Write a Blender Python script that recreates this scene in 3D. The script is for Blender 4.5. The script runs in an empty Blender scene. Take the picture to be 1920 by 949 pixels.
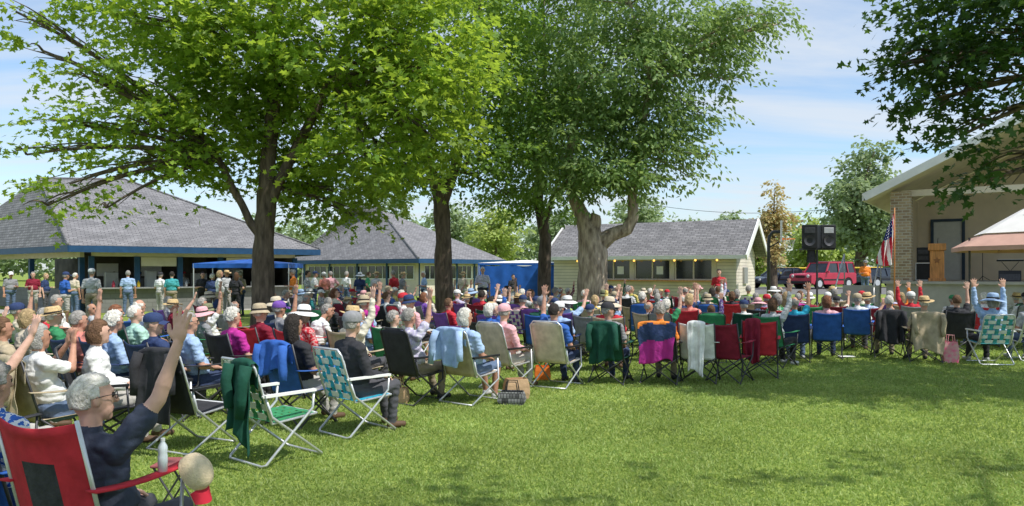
import bpy, math, random, time
import numpy as np
from mathutils import Vector, Matrix, noise
T0=time.time()
R=random.Random(11); NR=np.random.default_rng(5)
sc=bpy.context.scene; COL=sc.collection
F=1397.;HY=508.;H=1.75
def X(px,d): return (px-960)*d/F
def Z(py,d): return H+(HY-py)*d/F
def sm(t): t=min(1,max(0,t)); return t*t*(3-2*t)
def gz(x,y): return .55*sm((y-28)/9)*sm((x-5)/4)
def G(px,d,dz=0):
    x=X(px,d); return Vector((x,d,gz(x,d)+dz))
V=Vector
# ---------------------------------------------------------------- mesh builder
class MB:
    def __init__(s): s.v=[];s.f=[];s.m=[]
    def add(s,vs,fs,mi=0):
        o=len(s.v); s.v+= [tuple(p) for p in vs]; s.f+=[tuple(i+o for i in f) for f in fs]; s.m+=[mi]*len(fs); return s
    def hexa(s,c,mi=0): return s.add(c,[(0,3,2,1),(4,5,6,7),(0,1,5,4),(1,2,6,5),(2,3,7,6),(3,0,4,7)],mi)
    def box(s,c,d,mi=0,rz=0):
        hx,hy,hz=d[0]/2,d[1]/2,d[2]/2; ca,sa=math.cos(rz),math.sin(rz)
        P=[]
        for z in(-hz,hz):
            for x,y in((-hx,-hy),(hx,-hy),(hx,hy),(-hx,hy)): P.append((c[0]+x*ca-y*sa,c[1]+x*sa+y*ca,c[2]+z))
        return s.hexa(P,mi)
    def fbox(s,fr,a0,a1,b0,b1,z0,z1,mi=0):
        P=[q(fr,a,b,z) for z in(z0,z1) for a,b in((a0,b0),(a1,b0),(a1,b1),(a0,b1))]
        return s.hexa(P,mi)
    def beam(s,p0,p1,w,h,mi=0):
        p0=V(p0);p1=V(p1);d=p1-p0; n=V((-d.y,d.x,0)); n=n.normalized() if n.length>1e-6 else V((1,0,0)); n*=w/2
        u=d.cross(n).normalized(); u=u if u.z>0 else -u; u=u*(h/2) if abs(d.normalized().z)<.99 else n.cross(V((0,0,1))).normalized()*(h/2)
        return s.hexa([p0-n-u,p0+n-u,p1+n-u,p1-n-u,p0-n+u,p0+n+u,p1+n+u,p1-n+u],mi)
    def tube(s,pts,rs,n=8,mi=0,wob=0):
        pts=[V(p) for p in pts]
        if not hasattr(rs,'__len__'): rs=[rs]*len(pts)
        t=(pts[1]-pts[0]).normalized(); a=t.orthogonal().normalized(); vs=[];fs=[]
        for i,p in enumerate(pts):
            t=(pts[min(i+1,len(pts)-1)]-pts[max(i-1,0)]).normalized()
            a=(a-t*a.dot(t)); a=a.normalized() if a.length>1e-5 else t.orthogonal().normalized(); b=t.cross(a)
            for k in range(n):
                g=2*math.pi*k/n; r=rs[i]
                if wob: r*=1+wob*noise.noise(V((math.cos(g)*1.6,math.sin(g)*1.6,p.z*1.3+p.x)))+wob*.6*noise.noise(V((math.cos(g)*4,math.sin(g)*4,p.z*2)))
                vs.append(p+(a*math.cos(g)+b*math.sin(g))*r)
        for i in range(len(pts)-1):
            for k in range(n):
                k2=(k+1)%n; fs.append((i*n+k,i*n+k2,(i+1)*n+k2,(i+1)*n+k))
        fs.append(tuple(range(n))[::-1]); fs.append(tuple((len(pts)-1)*n+k for k in range(n)))
        return s.add(vs,fs,mi)
    def ell(s,c,r,mi=0,M=None,seg=14,rg=9):
        c=V(c); r=(r,r,r) if not hasattr(r,'__len__') else r; vs=[];fs=[]
        for i in range(rg+1):
            th=math.pi*i/rg
            for k in range(seg):
                g=2*math.pi*k/seg; p=V((r[0]*math.sin(th)*math.cos(g),r[1]*math.sin(th)*math.sin(g),r[2]*math.cos(th)))
                vs.append(c+(M@p if M else p))
        for i in range(rg):
            for k in range(seg):
                k2=(k+1)%seg
                if i==0: fs.append((0,seg+k,seg+k2))
                elif i==rg-1: fs.append((i*seg+k,rg*seg,i*seg+k2))
                else: fs.append((i*seg+k,(i+1)*seg+k,(i+1)*seg+k2,i*seg+k2))
        return s.add(vs,fs,mi)
    def lathe(s,c,prof,n=20,mi=0,sx=1,sy=1,fn=None):
        vs=[];fs=[]
        for r,z in prof:
            for k in range(n):
                g=2*math.pi*k/n; zz=z+(fn(r,g) if fn else 0)
                vs.append((c[0]+r*sx*math.cos(g),c[1]+r*sy*math.sin(g),c[2]+zz))
        for i in range(len(prof)-1):
            for k in range(n):
                k2=(k+1)%n; fs.append((i*n+k,i*n+k2,(i+1)*n+k2,(i+1)*n+k))
        return s.add(vs,fs,mi)
    def grid(s,nu,nv,fn,mi=0):
        vs=[fn(i/nu,j/nv) for j in range(nv+1) for i in range(nu+1)]; o=len(s.v); s.v+=[tuple(p) for p in vs]
        for j in range(nv):
            for i in range(nu):
                a=o+j*(nu+1)+i; s.f.append((a,a+1,a+nu+2,a+nu+1)); s.m.append(mi((i+.5)/nu,(j+.5)/nv) if callable(mi) else mi)
        return s
    def build(s,name,mats,parent=None,smooth=False,uv=False,bevel=0,solid=0,link=True,label=None):
        me=bpy.data.meshes.new(name); me.from_pydata(s.v,[],s.f)
        mats=mats if isinstance(mats,(list,tuple)) else [mats]
        for m in mats: me.materials.append(m)
        me.polygons.foreach_set('material_index',s.m)
        if smooth: me.polygons.foreach_set('use_smooth',[True]*len(s.f))
        if uv:
            l=me.uv_layers.new(name='UVMap'); me.update()
            for p in me.polygons:
                n=p.normal; h=V((-n.y,n.x,0)); h=h.normalized() if h.length>.05 else V((1,0,0)); w=n.cross(h)
                for li in p.loop_indices:
                    co=me.vertices[me.loops[li].vertex_index].co; l.data[li].uv=(co.dot(h),co.dot(w))
        me.validate(); me.update()
        o=bpy.data.objects.new(name,me)
        if link: COL.objects.link(o)
        if parent: o.parent=parent
        if label: o['label']=label
        if bevel: m=o.modifiers.new('b','BEVEL'); m.width=bevel; m.segments=2; m.limit_method='ANGLE'
        if solid: m=o.modifiers.new('s','SOLIDIFY'); m.thickness=solid; m.offset=0
        return o
def q(fr,a,b,z): return (fr[0].x+fr[1].x*a+fr[2].x*b,fr[0].y+fr[1].y*a+fr[2].y*b,z)
def tag(o,label,cat,group=None):
    o['label']=label;o['category']=cat
    if group:o['group']=group
    return o
def thing(name,label,cat,loc=(0,0,0),rz=0,group=None):
    o=bpy.data.objects.new(name,None); COL.objects.link(o); o.location=loc;o.rotation_euler=(0,0,rz); o.empty_display_size=.1
    return tag(o,label,cat,group)
# ---------------------------------------------------------------- materials
def newmat(name):
    m=bpy.data.materials.new(name); m.use_nodes=True; nt=m.node_tree; return m,nt,nt.nodes['Principled BSDF']
def N(nt,t,**k):
    n=nt.nodes.new(t)
    for a,b in k.items(): setattr(n,a,b)
    return n
def mat(name,c,rough=.7,var=.18,scale=8,bump=0,metal=0,bscale=None,stretch=(1,1,1),c2=None,spec=.3,objcol=False):
    m,nt,b=newmat(name); L=nt.links.new
    tc=N(nt,'ShaderNodeTexCoord'); mp=N(nt,'ShaderNodeMapping'); mp.inputs['Scale'].default_value=stretch; L(tc.outputs['Object'],mp.inputs[0])
    nz=N(nt,'ShaderNodeTexNoise'); nz.inputs['Scale'].default_value=scale; nz.inputs['Detail'].default_value=5; L(mp.outputs[0],nz.inputs['Vector'])
    mx=N(nt,'ShaderNodeMix',data_type='RGBA'); rp=N(nt,'ShaderNodeMapRange'); rp.inputs[1].default_value=.3; rp.inputs[2].default_value=.7; L(nz.outputs[0],rp.inputs[0]); L(rp.outputs[0],mx.inputs[0])
    if objcol:
        oi=N(nt,'ShaderNodeObjectInfo')
        for i,k in((6,1-var),(7,1+var)):
            vm=N(nt,'ShaderNodeVectorMath',operation='SCALE'); vm.inputs['Scale'].default_value=k; L(oi.outputs['Color'],vm.inputs[0]); L(vm.outputs[0],mx.inputs[i])
    else:
        a=c2 if c2 else [x*(1-var) for x in c]; d=[min(1,x*(1+var)) for x in c]
        mx.inputs[6].default_value=(*a,1); mx.inputs[7].default_value=(*d,1)
    L(mx.outputs[2],b.inputs['Base Color']); b.inputs['Roughness'].default_value=rough; b.inputs['Metallic'].default_value=metal
    b.inputs['Specular IOR Level'].default_value=spec
    if bump:
        n2=N(nt,'ShaderNodeTexNoise'); n2.inputs['Scale'].default_value=bscale or scale*3; n2.inputs['Detail'].default_value=4; L(mp.outputs[0],n2.inputs['Vector'])
        bp=N(nt,'ShaderNodeBump'); bp.inputs['Strength'].default_value=bump; bp.inputs['Distance'].default_value=.02; L(n2.outputs[0],bp.inputs['Height']); L(bp.outputs[0],b.inputs['Normal'])
    return m
def brick(name,c1,c2,mort,w,h,ms=.01,rough=.85,bump=.4,uv=True,offs=.5):
    m,nt,b=newmat(name); L=nt.links.new; tc=N(nt,'ShaderNodeTexCoord'); br=N(nt,'ShaderNodeTexBrick')
    L(tc.outputs['UV'],br.inputs['Vector']); br.offset=offs
    br.inputs['Color1'].default_value=(*c1,1);br.inputs['Color2'].default_value=(*c2,1);br.inputs['Mortar'].default_value=(*mort,1)
    br.inputs['Scale'].default_value=1;br.inputs['Mortar Size'].default_value=ms;br.inputs['Brick Width'].default_value=w;br.inputs['Row Height'].default_value=h
    nz=N(nt,'ShaderNodeTexNoise'); nz.inputs['Scale'].default_value=1.2; nz.inputs['Detail'].default_value=6; L(tc.outputs['UV'],nz.inputs['Vector'])
    mr=N(nt,'ShaderNodeMapRange'); mr.inputs[3].default_value=.6; mr.inputs[4].default_value=1.35; L(nz.outputs[0],mr.inputs[0])
    vm=N(nt,'ShaderNodeVectorMath',operation='SCALE'); L(br.outputs[0],vm.inputs[0]); L(mr.outputs[0],vm.inputs['Scale']); L(vm.outputs[0],b.inputs['Base Color'])
    bp=N(nt,'ShaderNodeBump'); bp.inputs['Strength'].default_value=bump; bp.inputs['Distance'].default_value=.02; bp.invert=True; L(br.outputs[1],bp.inputs['Height']); L(bp.outputs[0],b.inputs['Normal'])
    b.inputs['Roughness'].default_value=rough; return m
def leafmat(name,c1,c2,ct,trans=.4,nscale=.7,lo=.65,hi=1.4):
    m,nt,b=newmat(name); L=nt.links.new; out=nt.nodes['Material Output']
    ge=N(nt,'ShaderNodeNewGeometry'); mx=N(nt,'ShaderNodeMix',data_type='RGBA'); L(ge.outputs['Random Per Island'],mx.inputs[0]); mx.inputs[6].default_value=(*c1,1); mx.inputs[7].default_value=(*c2,1)
    tc=N(nt,'ShaderNodeTexCoord'); nz=N(nt,'ShaderNodeTexNoise'); nz.inputs['Scale'].default_value=nscale; nz.inputs['Detail'].default_value=3; L(tc.outputs['Object'],nz.inputs['Vector'])
    mr=N(nt,'ShaderNodeMapRange'); mr.inputs[1].default_value=.3; mr.inputs[2].default_value=.7; mr.inputs[3].default_value=lo; mr.inputs[4].default_value=hi; L(nz.outputs[0],mr.inputs[0])
    vm=N(nt,'ShaderNodeVectorMath',operation='SCALE'); L(mx.outputs[2],vm.inputs[0]); L(mr.outputs[0],vm.inputs['Scale']); L(vm.outputs[0],b.inputs['Base Color'])
    b.inputs['Roughness'].default_value=.5; b.inputs['Specular IOR Level'].default_value=.3
    tr=N(nt,'ShaderNodeBsdfTranslucent'); v2=N(nt,'ShaderNodeMix',data_type='RGBA'); v2.inputs[0].default_value=.75; L(vm.outputs[0],v2.inputs[6]); v2.inputs[7].default_value=(*ct,1); L(v2.outputs[2],tr.inputs[0])
    ms=N(nt,'ShaderNodeMixShader'); ms.inputs[0].default_value=trans; L(b.outputs[0],ms.inputs[1]); L(tr.outputs[0],ms.inputs[2]); L(ms.outputs[0],out.inputs[0]); return m
def shirtmat():
    m=mat('shirt_cloth',(1,1,1),.85,.16,16,.8,bscale=11,objcol=True); nt=m.node_tree; L=nt.links.new; b=nt.nodes['Principled BSDF']
    src=b.inputs['Base Color'].links[0].from_socket; oi=N(nt,'ShaderNodeObjectInfo'); tc=N(nt,'ShaderNodeTexCoord')
    w=N(nt,'ShaderNodeTexNoise'); w.inputs['Scale'].default_value=26; w.inputs['Detail'].default_value=2; L(tc.outputs['Object'],w.inputs['Vector'])
    mu=N(nt,'ShaderNodeMath',operation='GREATER_THAN'); L(w.outputs[0],mu.inputs[0]); mu.inputs[1].default_value=.52
    iv=N(nt,'ShaderNodeMath',operation='SUBTRACT'); iv.inputs[0].default_value=1; L(oi.outputs['Alpha'],iv.inputs[1])
    m2=N(nt,'ShaderNodeMath',operation='MULTIPLY'); L(mu.outputs[0],m2.inputs[0]); L(iv.outputs[0],m2.inputs[1])
    mx=N(nt,'ShaderNodeMix',data_type='RGBA'); L(m2.outputs[0],mx.inputs[0]); L(src,mx.inputs[6]); mx.inputs[7].default_value=(.75,.75,.72,1); L(mx.outputs[2],b.inputs['Base Color']); return m
def rampmat(name,cols,rough,bump=.2):
    m=mat(name,(1,1,1),rough,.1,12,bump,objcol=False); nt=m.node_tree; L=nt.links.new; b=nt.nodes['Principled BSDF']
    oi=N(nt,'ShaderNodeObjectInfo'); cr=N(nt,'ShaderNodeValToRGB'); cr.color_ramp.interpolation='CONSTANT'
    e=cr.color_ramp.elements
    for i,c in enumerate(cols):
        el=e[i] if i<2 else e.new(i/len(cols)); el.position=i/len(cols); el.color=(*c,1)
    L(oi.outputs['Random'],cr.inputs[0]); mx=N(nt,'ShaderNodeMix',data_type='RGBA',blend_type='MULTIPLY'); mx.inputs[0].default_value=1
    L(cr.outputs[0],mx.inputs[6]); L(b.inputs['Base Color'].links[0].from_socket,mx.inputs[7]); L(mx.outputs[2],b.inputs['Base Color']); return m
M={}
M['shirt']=shirtmat()
M['skin']=rampmat('skin',[(.56,.31,.22),(.62,.36,.26),(.5,.26,.17),(.66,.4,.3)],.55,.2)
M['pants']=rampmat('trousers',[(.04,.06,.12),(.3,.25,.17),(.03,.03,.034),(.12,.17,.27),(.45,.43,.39),(.08,.08,.09)],.85,.3)
M['shoe']=rampmat('shoe',[(.03,.03,.03),(.5,.5,.5),(.12,.07,.04)],.6)
M['eye']=mat('eye',(.05,.035,.03),.2); M['lip']=mat('lip',(.42,.17,.14),.5)
M['cloth']=mat('fabric',(1,1,1),.85,.2,9,.9,bscale=7,objcol=True)
M['hair']=mat('hair',(1,1,1),.7,.4,14,1.,bscale=45,stretch=(1,2.5,1),objcol=True)
M['hatm']=mat('hat_cloth',(1,1,1),.85,.12,30,.3,objcol=True)
M['band']=mat('dark_band',(.03,.025,.02),.8)
M['white']=mat('white_paint',(.8,.8,.77),.5,.06,4,.05); M['whiteweb']=mat('white_webbing',(.72,.75,.72),.7,.1,20)
M['alu']=mat('aluminium_tube',(.66,.67,.68),.4,.1,15,0,.6); M['darkmetal']=mat('dark_metal',(.07,.07,.075),.45,.2,20,0,.4)
M['black']=mat('black_fabric',(.045,.045,.05),.85,.3,15,.4); M['plastic']=mat('black_plastic',(.02,.02,.022),.4,.2,10)
M['bark']=mat('bark',(.125,.095,.07),.95,.5,3,1.,bscale=9,stretch=(4,4,1)); M['bark_pale']=mat('pale_bark',(.44,.36,.27),.95,.4,2.5,1.,bscale=8,stretch=(4,4,1.),c2=(.15,.11,.08))
M['shingle']=brick('roof_shingles',(.17,.165,.17),(.27,.26,.265),(.08,.08,.08),.3,.14,.014)
M['blue']=mat('blue_paint',(.02,.07,.16),.5,.15,5); M['bluetarp']=mat('blue_tarp',(.02,.11,.43),.5,.2,3,.5,bscale=4)
M['cream']=mat('cream_paint',(.68,.6,.48),.7,.08,3); M['tan']=mat('tan_wall',(.62,.51,.38),.8,.08,2)
M['siding']=brick('cream_siding',(.72,.65,.56),(.68,.61,.52),(.36,.32,.27),8,.14,.01,.7,.5)
M['grayblock']=brick('painted_block',(.2,.2,.185),(.17,.17,.16),(.12,.12,.11),.4,.2,.008)
M['stone']=brick('stone_veneer',(.5,.38,.25),(.3,.21,.14),(.55,.5,.42),.22,.09,.012,.9,.8)
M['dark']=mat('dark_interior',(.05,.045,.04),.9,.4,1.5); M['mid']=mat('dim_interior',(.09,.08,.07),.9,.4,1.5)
M['glass']=mat('window_glass',(.02,.025,.03),.08,.3,2,spec=.8); M['wood']=mat('oak_wood',(.5,.22,.07),.45,.35,3,.1,stretch=(6,6,1)); M['steel']=mat('brushed_steel',(.4,.4,.4),.35,.1,5,0,.5)
M['concrete']=mat('concrete',(.4,.38,.34),.9,.12,3,.3); M['asphalt']=mat('asphalt',(.16,.155,.15),.95,.25,6,.4); M['red']=mat('red_paint',(.45,.025,.06),.25,.1,3,spec=.6); M['navycar']=mat('dark_car_paint',(.03,.04,.06),.25,.1,3,spec=.6)
M['rubber']=mat('rubber',(.02,.02,.02),.8); M['orange']=mat('orange_rim',(.8,.2,.03),.5); M['yellow']=mat('yellow_rail',(.75,.5,.03),.5); M['paper']=mat('brown_paper',(.5,.33,.19),.85,.1,8,.4)
M['flagred']=mat('flag_red',(.5,.02,.04),.8); M['flagblue']=mat('flag_blue',(.02,.03,.17),.8); M['straw']=mat('straw',(.62,.45,.23),.85,.25,40,.6)
M['redlamp']=mat('lamp_lens',(.75,.72,.68),.2); M['plate']=mat('clear_plastic',(.75,.8,.82),.15,.05); M['canvas']=mat('white_canvas',(.82,.79,.74),.8,.05,3,.2); M['terra']=mat('dusty_pink_canvas',(.6,.36,.28),.8,.1,3,.2)
def em():
    m,nt,b=newmat('bulb'); b.inputs['Base Color'].default_value=(.9,.5,.1,1); b.inputs['Emission Color'].default_value=(1,.5,.1,1); b.inputs['Emission Strength'].default_value=2; return m
M['bulb']=em()
# ---------------------------------------------------------------- people: bodies
def hand(S,w,d,s,n,curl=.15,k=1.08,spread=9,mi=0):
    d=V(d).normalized(); w=V(w); t=V((0,-s,0)); t=(t-d*t.dot(d))
    if t.length<.2: t=V((1,0,0))-d*d.x
    t.normalize(); nn=d.cross(t); nn=nn if nn.dot(V(n))>0 else -nn
    Mx=Matrix((d,t,nn)).transposed()
    S.append(('e',w+d*.05*k,(.055*k,.043*k,.018*k),mi,Mx))
    for o,L in((.031,.072),(.0105,.082),(-.0105,.076),(-.031,.060)):
        b=w+d*.082*k+t*o*k; fd=(d+t*o*spread).normalized(); p=b+fd*L*.55*k; f2=(fd+nn*curl*1.2).normalized(); e=p+f2*L*.5*k
        S.append(('c',b-fd*.03,.0115*k,p,.0105*k,mi)); S.append(('c',p,.0105*k,e,.0088*k,mi))
    b=w+d*.025*k+t*.025*k; p=b+(t*.8+d*.55).normalized()*.045*k; e=p+(d+t*.35+nn*curl).normalized()*.032*k
    S.append(('c',b,.015*k,p,.012*k,mi)); S.append(('c',p,.012*k,e,.0095*k,mi))
ARM={'lap':((.06,.07,-.26),(.22,-.09,-.04),(.9,-.35,-.25),(0,0,-1),.5),
 'up':((.11,.07,.22),(.03,.0,.25),(.05,0,1),(1,0,0),.1),
 'out':((.19,.09,.15),(.14,.0,.21),(.3,.0,1),(1,0,0),.12),
 'hero':((.13,.13,.24),(.08,.05,.275),(.08,.1,1),(1,0,0),.12),
 'phone':((.2,.03,-.06),(.08,-.14,.21),(.1,-.2,1),(1,0,0),.6),
 'down':((-.01,.07,-.28),(.06,0,-.24),(.1,0,-1),(0,-1,0),.4),
 'bent':((.0,.08,-.27),(.2,-.1,.04),(.8,-.5,.1),(0,0,-1),.5),
 'hip':((-.05,.17,-.22),(.1,-.16,-.12),(.7,-.3,-.6),(0,-1,0),.5)}
def segs(stand,ar,al,sleeve='short',lean=.1,yaw=0,fat=1.,pants='long',bow=0):
    S=[]; z0=.93 if stand else .42
    def T(x,y,z): return V((x-lean*(z)/.5+bow*z*z,y,z0+z))
    S.append(('e',T(.0,0,.03),(.14*fat,.175*fat,.12),2,None)); S.append(('e',T(.02,0,.17),(.14*fat,.165*fat,.16),1,None)); S.append(('e',T(-.01,0,.36),(.125*fat,.175*fat,.185),1,None))
    S.append(('c',T(-.01,-.13,.475),.068,T(-.01,.13,.475),.068,1)); S.append(('c',T(-.02,0,.49),.075,T(0,0,.55),.058,1)); S.append(('c',T(0,0,.53),.054,T(.015,0,.64),.052,0))
    hc=T(.035,0,.715); Rz=Matrix.Rotation(yaw,3,'Z')
    def Hd(x,y,z): return hc+Rz@V((x,y,z))
    S+= [('e',hc,(.096,.075,.111),0,Rz),('e',Hd(.028,0,-.055),(.068,.058,.068),0,Rz),('c',Hd(.09,0,.012),.011,Hd(.112,0,-.022),.015,0),('c',Hd(.07,0,-.1),.022,Hd(.072,0,-.098),.022,0),
      ('c',Hd(.084,-.035,.034),.011,Hd(.084,.035,.034),.011,0),('c',Hd(.088,-.018,-.056),.0085,Hd(.088,.018,-.056),.0085,5)]
    for s in(-1,1):
        S+= [('e',Hd(-.002,s*.079,-.005),(.02,.011,.033),0,Rz),('e',Hd(.083,s*.032,.011),(.013,.015,.011),4,Rz)]
        if stand: K=V((.02,s*.11,.5)); A=V((-.01,s*.12,.09)); hp=V((0,s*.09,.92))
        else: K=V((.40,s*.13,.46)); A=V((.42+.06*s,s*.13,.09)); hp=V((.02,s*.095,.41))
        S+= [('c',hp,.092,K,.063,2),('c',K,.06,A,.046 if pants=='long' else .04,2 if pants=='long' else 0),('c',A+V((-.02,0,-.045)),.04,A+V((.14,s*.02,-.055)),.034,3)]
        p=ARM[ar if s<0 else al]; sh=T(-.01,s*.175,.465); e=sh+V((p[0][0],s*p[0][1],p[0][2])); w=e+V((p[1][0],s*p[1][1],p[1][2]))
        d=V((p[2][0],s*p[2][1],p[2][2]))
        S.append(('e',sh,(.068,.068,.068),1,None))
        if sleeve=='long': S+= [('c',sh,.064,e,.05,1),('c',e,.048,w-(w-e)*.05,.038,1),('c',e,.03,w,.027,0)]
        else: S+= [('c',sh,.066,sh+(e-sh)*.66,.062,1),('c',sh,.05,e,.040,0),('c',e,.040,w,.026,0),('c',e+(w-e)*.25,.040,e+(w-e)*.6,.031,0)]
        hand(S,w,d,s,p[3],p[4])
    return S,hc,yaw
def mkbody(name,S,vox):
    mb=MB()
    for a in S:
        if a[0]=='c':
            mb.ell(a[1],a[2],0,None,12,8); mb.ell(a[3],a[4],0,None,12,8); mb.tube([a[1],a[3]],[a[2],a[4]],12)
        else: mb.ell(a[1],a[2],0,a[4],18,12)
    o=mb.build(name,M['skin'])
    m=o.modifiers.new('r','REMESH'); m.mode='VOXEL'; m.voxel_size=vox
    m=o.modifiers.new('s','SMOOTH'); m.factor=.5; m.iterations=3
    dg=bpy.context.evaluated_depsgraph_get(); me=bpy.data.meshes.new_from_object(o.evaluated_get(dg)); me.name=name
    bpy.data.objects.remove(o)
    n=len(me.polygons); c=np.empty(n*3); me.polygons.foreach_get('center',c); c=c.reshape(-1,3)
    best=np.full(n,1e9); idx=np.zeros(n,int)
    for a in S:
        if a[0]=='c':
            p0=np.array(a[1]);p1=np.array(a[3]);dv=p1-p0; L=max(dv@dv,1e-9); t=np.clip((c-p0)@dv/L,0,1); dd=np.linalg.norm(c-p0-t[:,None]*dv,axis=1)-(a[2]+(a[4]-a[2])*t); mi=a[5]
            if mi==0 : dd=dd+.002
        else:
            p0=np.array(a[1]); r=np.array(a[2] if hasattr(a[2],'__len__') else (a[2],)*3); x=c-p0
            if a[4] is not None: x=x@np.array(a[4])
            dd=(np.linalg.norm(x/r,axis=1)-1)*r.min(); mi=a[3]
        if mi in(4,5): dd=dd-.003
        k=dd<best; best[k]=dd[k]; idx[k]=mi
    me.materials.clear()
    for k in('skin','shirt','pants','shoe','eye','lip'): me.materials.append(M[k])
    me.polygons.foreach_set('material_index',idx.astype(np.int32)); me.polygons.foreach_set('use_smooth',[True]*n); me.update()
    nv=len(me.vertices); co=np.empty(nv*3); me.vertices.foreach_get('co',co); co=co.reshape(-1,3); nm=np.empty(nv*3); me.vertices.foreach_get('normal',nm); nm=nm.reshape(-1,3)
    ls=np.empty(n,np.int32); lt=np.empty(n,np.int32); me.polygons.foreach_get('loop_start',ls); me.polygons.foreach_get('loop_total',lt); lv=np.empty(len(me.loops),np.int32); me.loops.foreach_get('vertex_index',lv)
    cnt=np.zeros(nv); lp=np.repeat((idx==1)|(idx==2),lt); np.add.at(cnt,lv,lp)
    for i in np.nonzero(cnt>=3)[0]:
        x,y,z=co[i]; k=noise.noise(V((x*9,y*9,z*22)))*.012+noise.noise(V((x*20+5,y*20,z*34)))*.007; co[i]+=nm[i]*(k+.002)
    me.vertices.foreach_set('co',co.ravel()); me.update(); return me
BD={}
def body(key,*a,vox=.0105,**k):
    S,hc,yaw=segs(*a,**k); BD[key]=(mkbody('person_'+key,S,vox),hc,yaw)
body('lap',False,'lap','lap'); body('lapl',False,'lap','lap',sleeve='long',yaw=.3,bow=.12); body('lapf',False,'lap','lap',fat=1.18,yaw=-.25,pants='short')
body('lean',False,'lap','phone',lean=-.05,yaw=-.6,bow=.3,fat=1.08); body('turn',False,'lap','lap',yaw=-.9,lean=.12)
body('up',False,'up','lap'); body('upl',False,'up','lap',sleeve='long',yaw=.2); body('upL',False,'lap','up'); body('out',False,'out','lap',fat=1.1); body('both',False,'up','up',sleeve='long',fat=1.1); body('phone',False,'phone','phone')
body('stand',True,'down','down',lean=.02); body('standb',True,'bent','down',lean=0,fat=1.15,pants='short'); body('standh',True,'hip','bent',lean=0,yaw=.5); body('standf',True,'down','bent',lean=.02,fat=1.2,yaw=-.3,bow=.05)
body('hero',False,'hero','lap',lean=.06,yaw=-.45,fat=1.15,vox=.0065)
print('bodies',time.time()-T0)
# hair and hats
HM={}
def hair(style):
    vs=MB(); vs.ell((0,0,0),1,0,None,44,32); out=[]
    for p in vs.v:
        d=V(p); x,y,z=d; b=V((d.x*.106-.006,d.y*.086,d.z*.119+.007)); k=1.
        n=noise.noise(d*3)*.05+noise.noise(d*9)*.07+noise.noise(V((d.x*6,d.y*22,d.z*6)))*.05
        if style=='curly': k=1.07+n*2+abs(noise.noise(d*7))*.15
        elif style=='bob': k=1.03+n
        elif style=='long': k=1.04+n
        else: k=1.0+n*.7
        if style in('bob','long'):
            face=x>.25 and z<.5; low=z<-.75
            if z<0 and not face: b.z-=(.035 if style=='bob' else .15)*min(1,-z*1.6); b.x-=.010
            if low and style=='bob': k*=.85
        else:
            face=(x>.2 and z<.52-.0*y) or (z<-.05 and x>-.25) or z<-.55
        if style=='bald' and (z>.42-.0 and x>-.75): face=True
        if face: k=.70; b=V((d.x*.1,d.y*.08,d.z*.115)); 
        out.append(b*k)
    vs.v=[tuple(p) for p in out]; return vs
def mhair(style):
    o=hair(style).build('hair',M['hair'],smooth=True,link=False); me=o.data; bpy.data.objects.remove(o); return me
for s in('short','curly','bob','long','bald'): HM[s]=mhair(s)
def hatmesh(t):
    b=MB(); mats=[M['hatm'],M['band']]
    if t=='cap':
        b.lathe((-.008,0,.03),[(.112,0),(.113,.03),(.103,.065),(.075,.09),(.04,.103),(.001,.107)],20,0,1,.86)
        b.grid(10,5,lambda u,v:(.085+.095*v*math.sin(math.pi*(.15+.7*u))**.5,(u-.5)*.165*(1-.15*v),.04-.018*v-.03*(2*u-1)**2))
    else:
        R_,dr={'sun':(.225,.045),'straw':(.19,.012),'bucket':(.155,.04)}[t]; ph=R.random()*6
        if t=='straw': mats=[M['straw'],M['band']]
        b.lathe((-.006,0,.035),[(.112,0),(.108,.03)],24,1,1,.87)
        b.lathe((-.006,0,.035),[(.108,.03),(.1,.075),(.082,.1),(.05,.095 if t=='straw' else .108),(.001,.09 if t=='straw' else .112)],24,0,1,.87)
        b.lathe((-.006,0,.035),[(.112,0),(.112+(R_-.112)*.5,-dr*.35),(R_,-dr),(R_,-dr-.004),(.112,-.004)],28,0,1,.92,lambda r,g:.12*(r-.11)*math.sin(2*g+ph)+(.25*(r-.11)*abs(math.sin(g)) if t=='straw' else 0))
    o=b.build('hat',mats,smooth=True,link=False); me=o.data; bpy.data.objects.remove(o); return me
for t in('cap','sun','straw','bucket'): HM[t]=hatmesh(t)
gb=MB()
for s in(-1,1):
    gb.tube([(.1+.0*k,s*.033+.024*math.cos(g),.008+.019*math.sin(g)) for k,g in enumerate(np.linspace(0,6.28,13))],.0022,5); gb.tube([(.1,s*.057,.014),(.05,s*.082,.016),(-.01,s*.088,.008)],.0022,5)
gb.tube([(.1,-.01,.012),(.1,.01,.012)],.002,5)
o=gb.build('glasses',M['plastic'],link=False); HM['glasses']=o.data; bpy.data.objects.remove(o)
C={'white':(.76,.76,.74),'grey':(.25,.25,.26),'light grey':(.46,.47,.48),'black':(.035,.035,.04),'navy':(.03,.05,.13),'royal blue':(.035,.12,.42),'light blue':(.34,.47,.68),'teal':(.06,.34,.36),'mint':(.4,.62,.52),'green':(.04,.24,.1),'dark green':(.01,.07,.045),
'red':(.52,.03,.045),'maroon':(.22,.015,.035),'orange':(.85,.25,.04),'coral':(.7,.25,.2),'pink':(.74,.4,.43),'magenta':(.45,.03,.26),'purple':(.18,.08,.36),'lavender':(.5,.46,.62),'yellow':(.72,.57,.18),'tan':(.44,.36,.24),'beige':(.58,.5,.38),'brown':(.14,.07,.035),'cream':(.7,.65,.52),'turquoise':(.03,.36,.52),'olive':(.2,.21,.12),'lime':(.38,.5,.14)}
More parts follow.
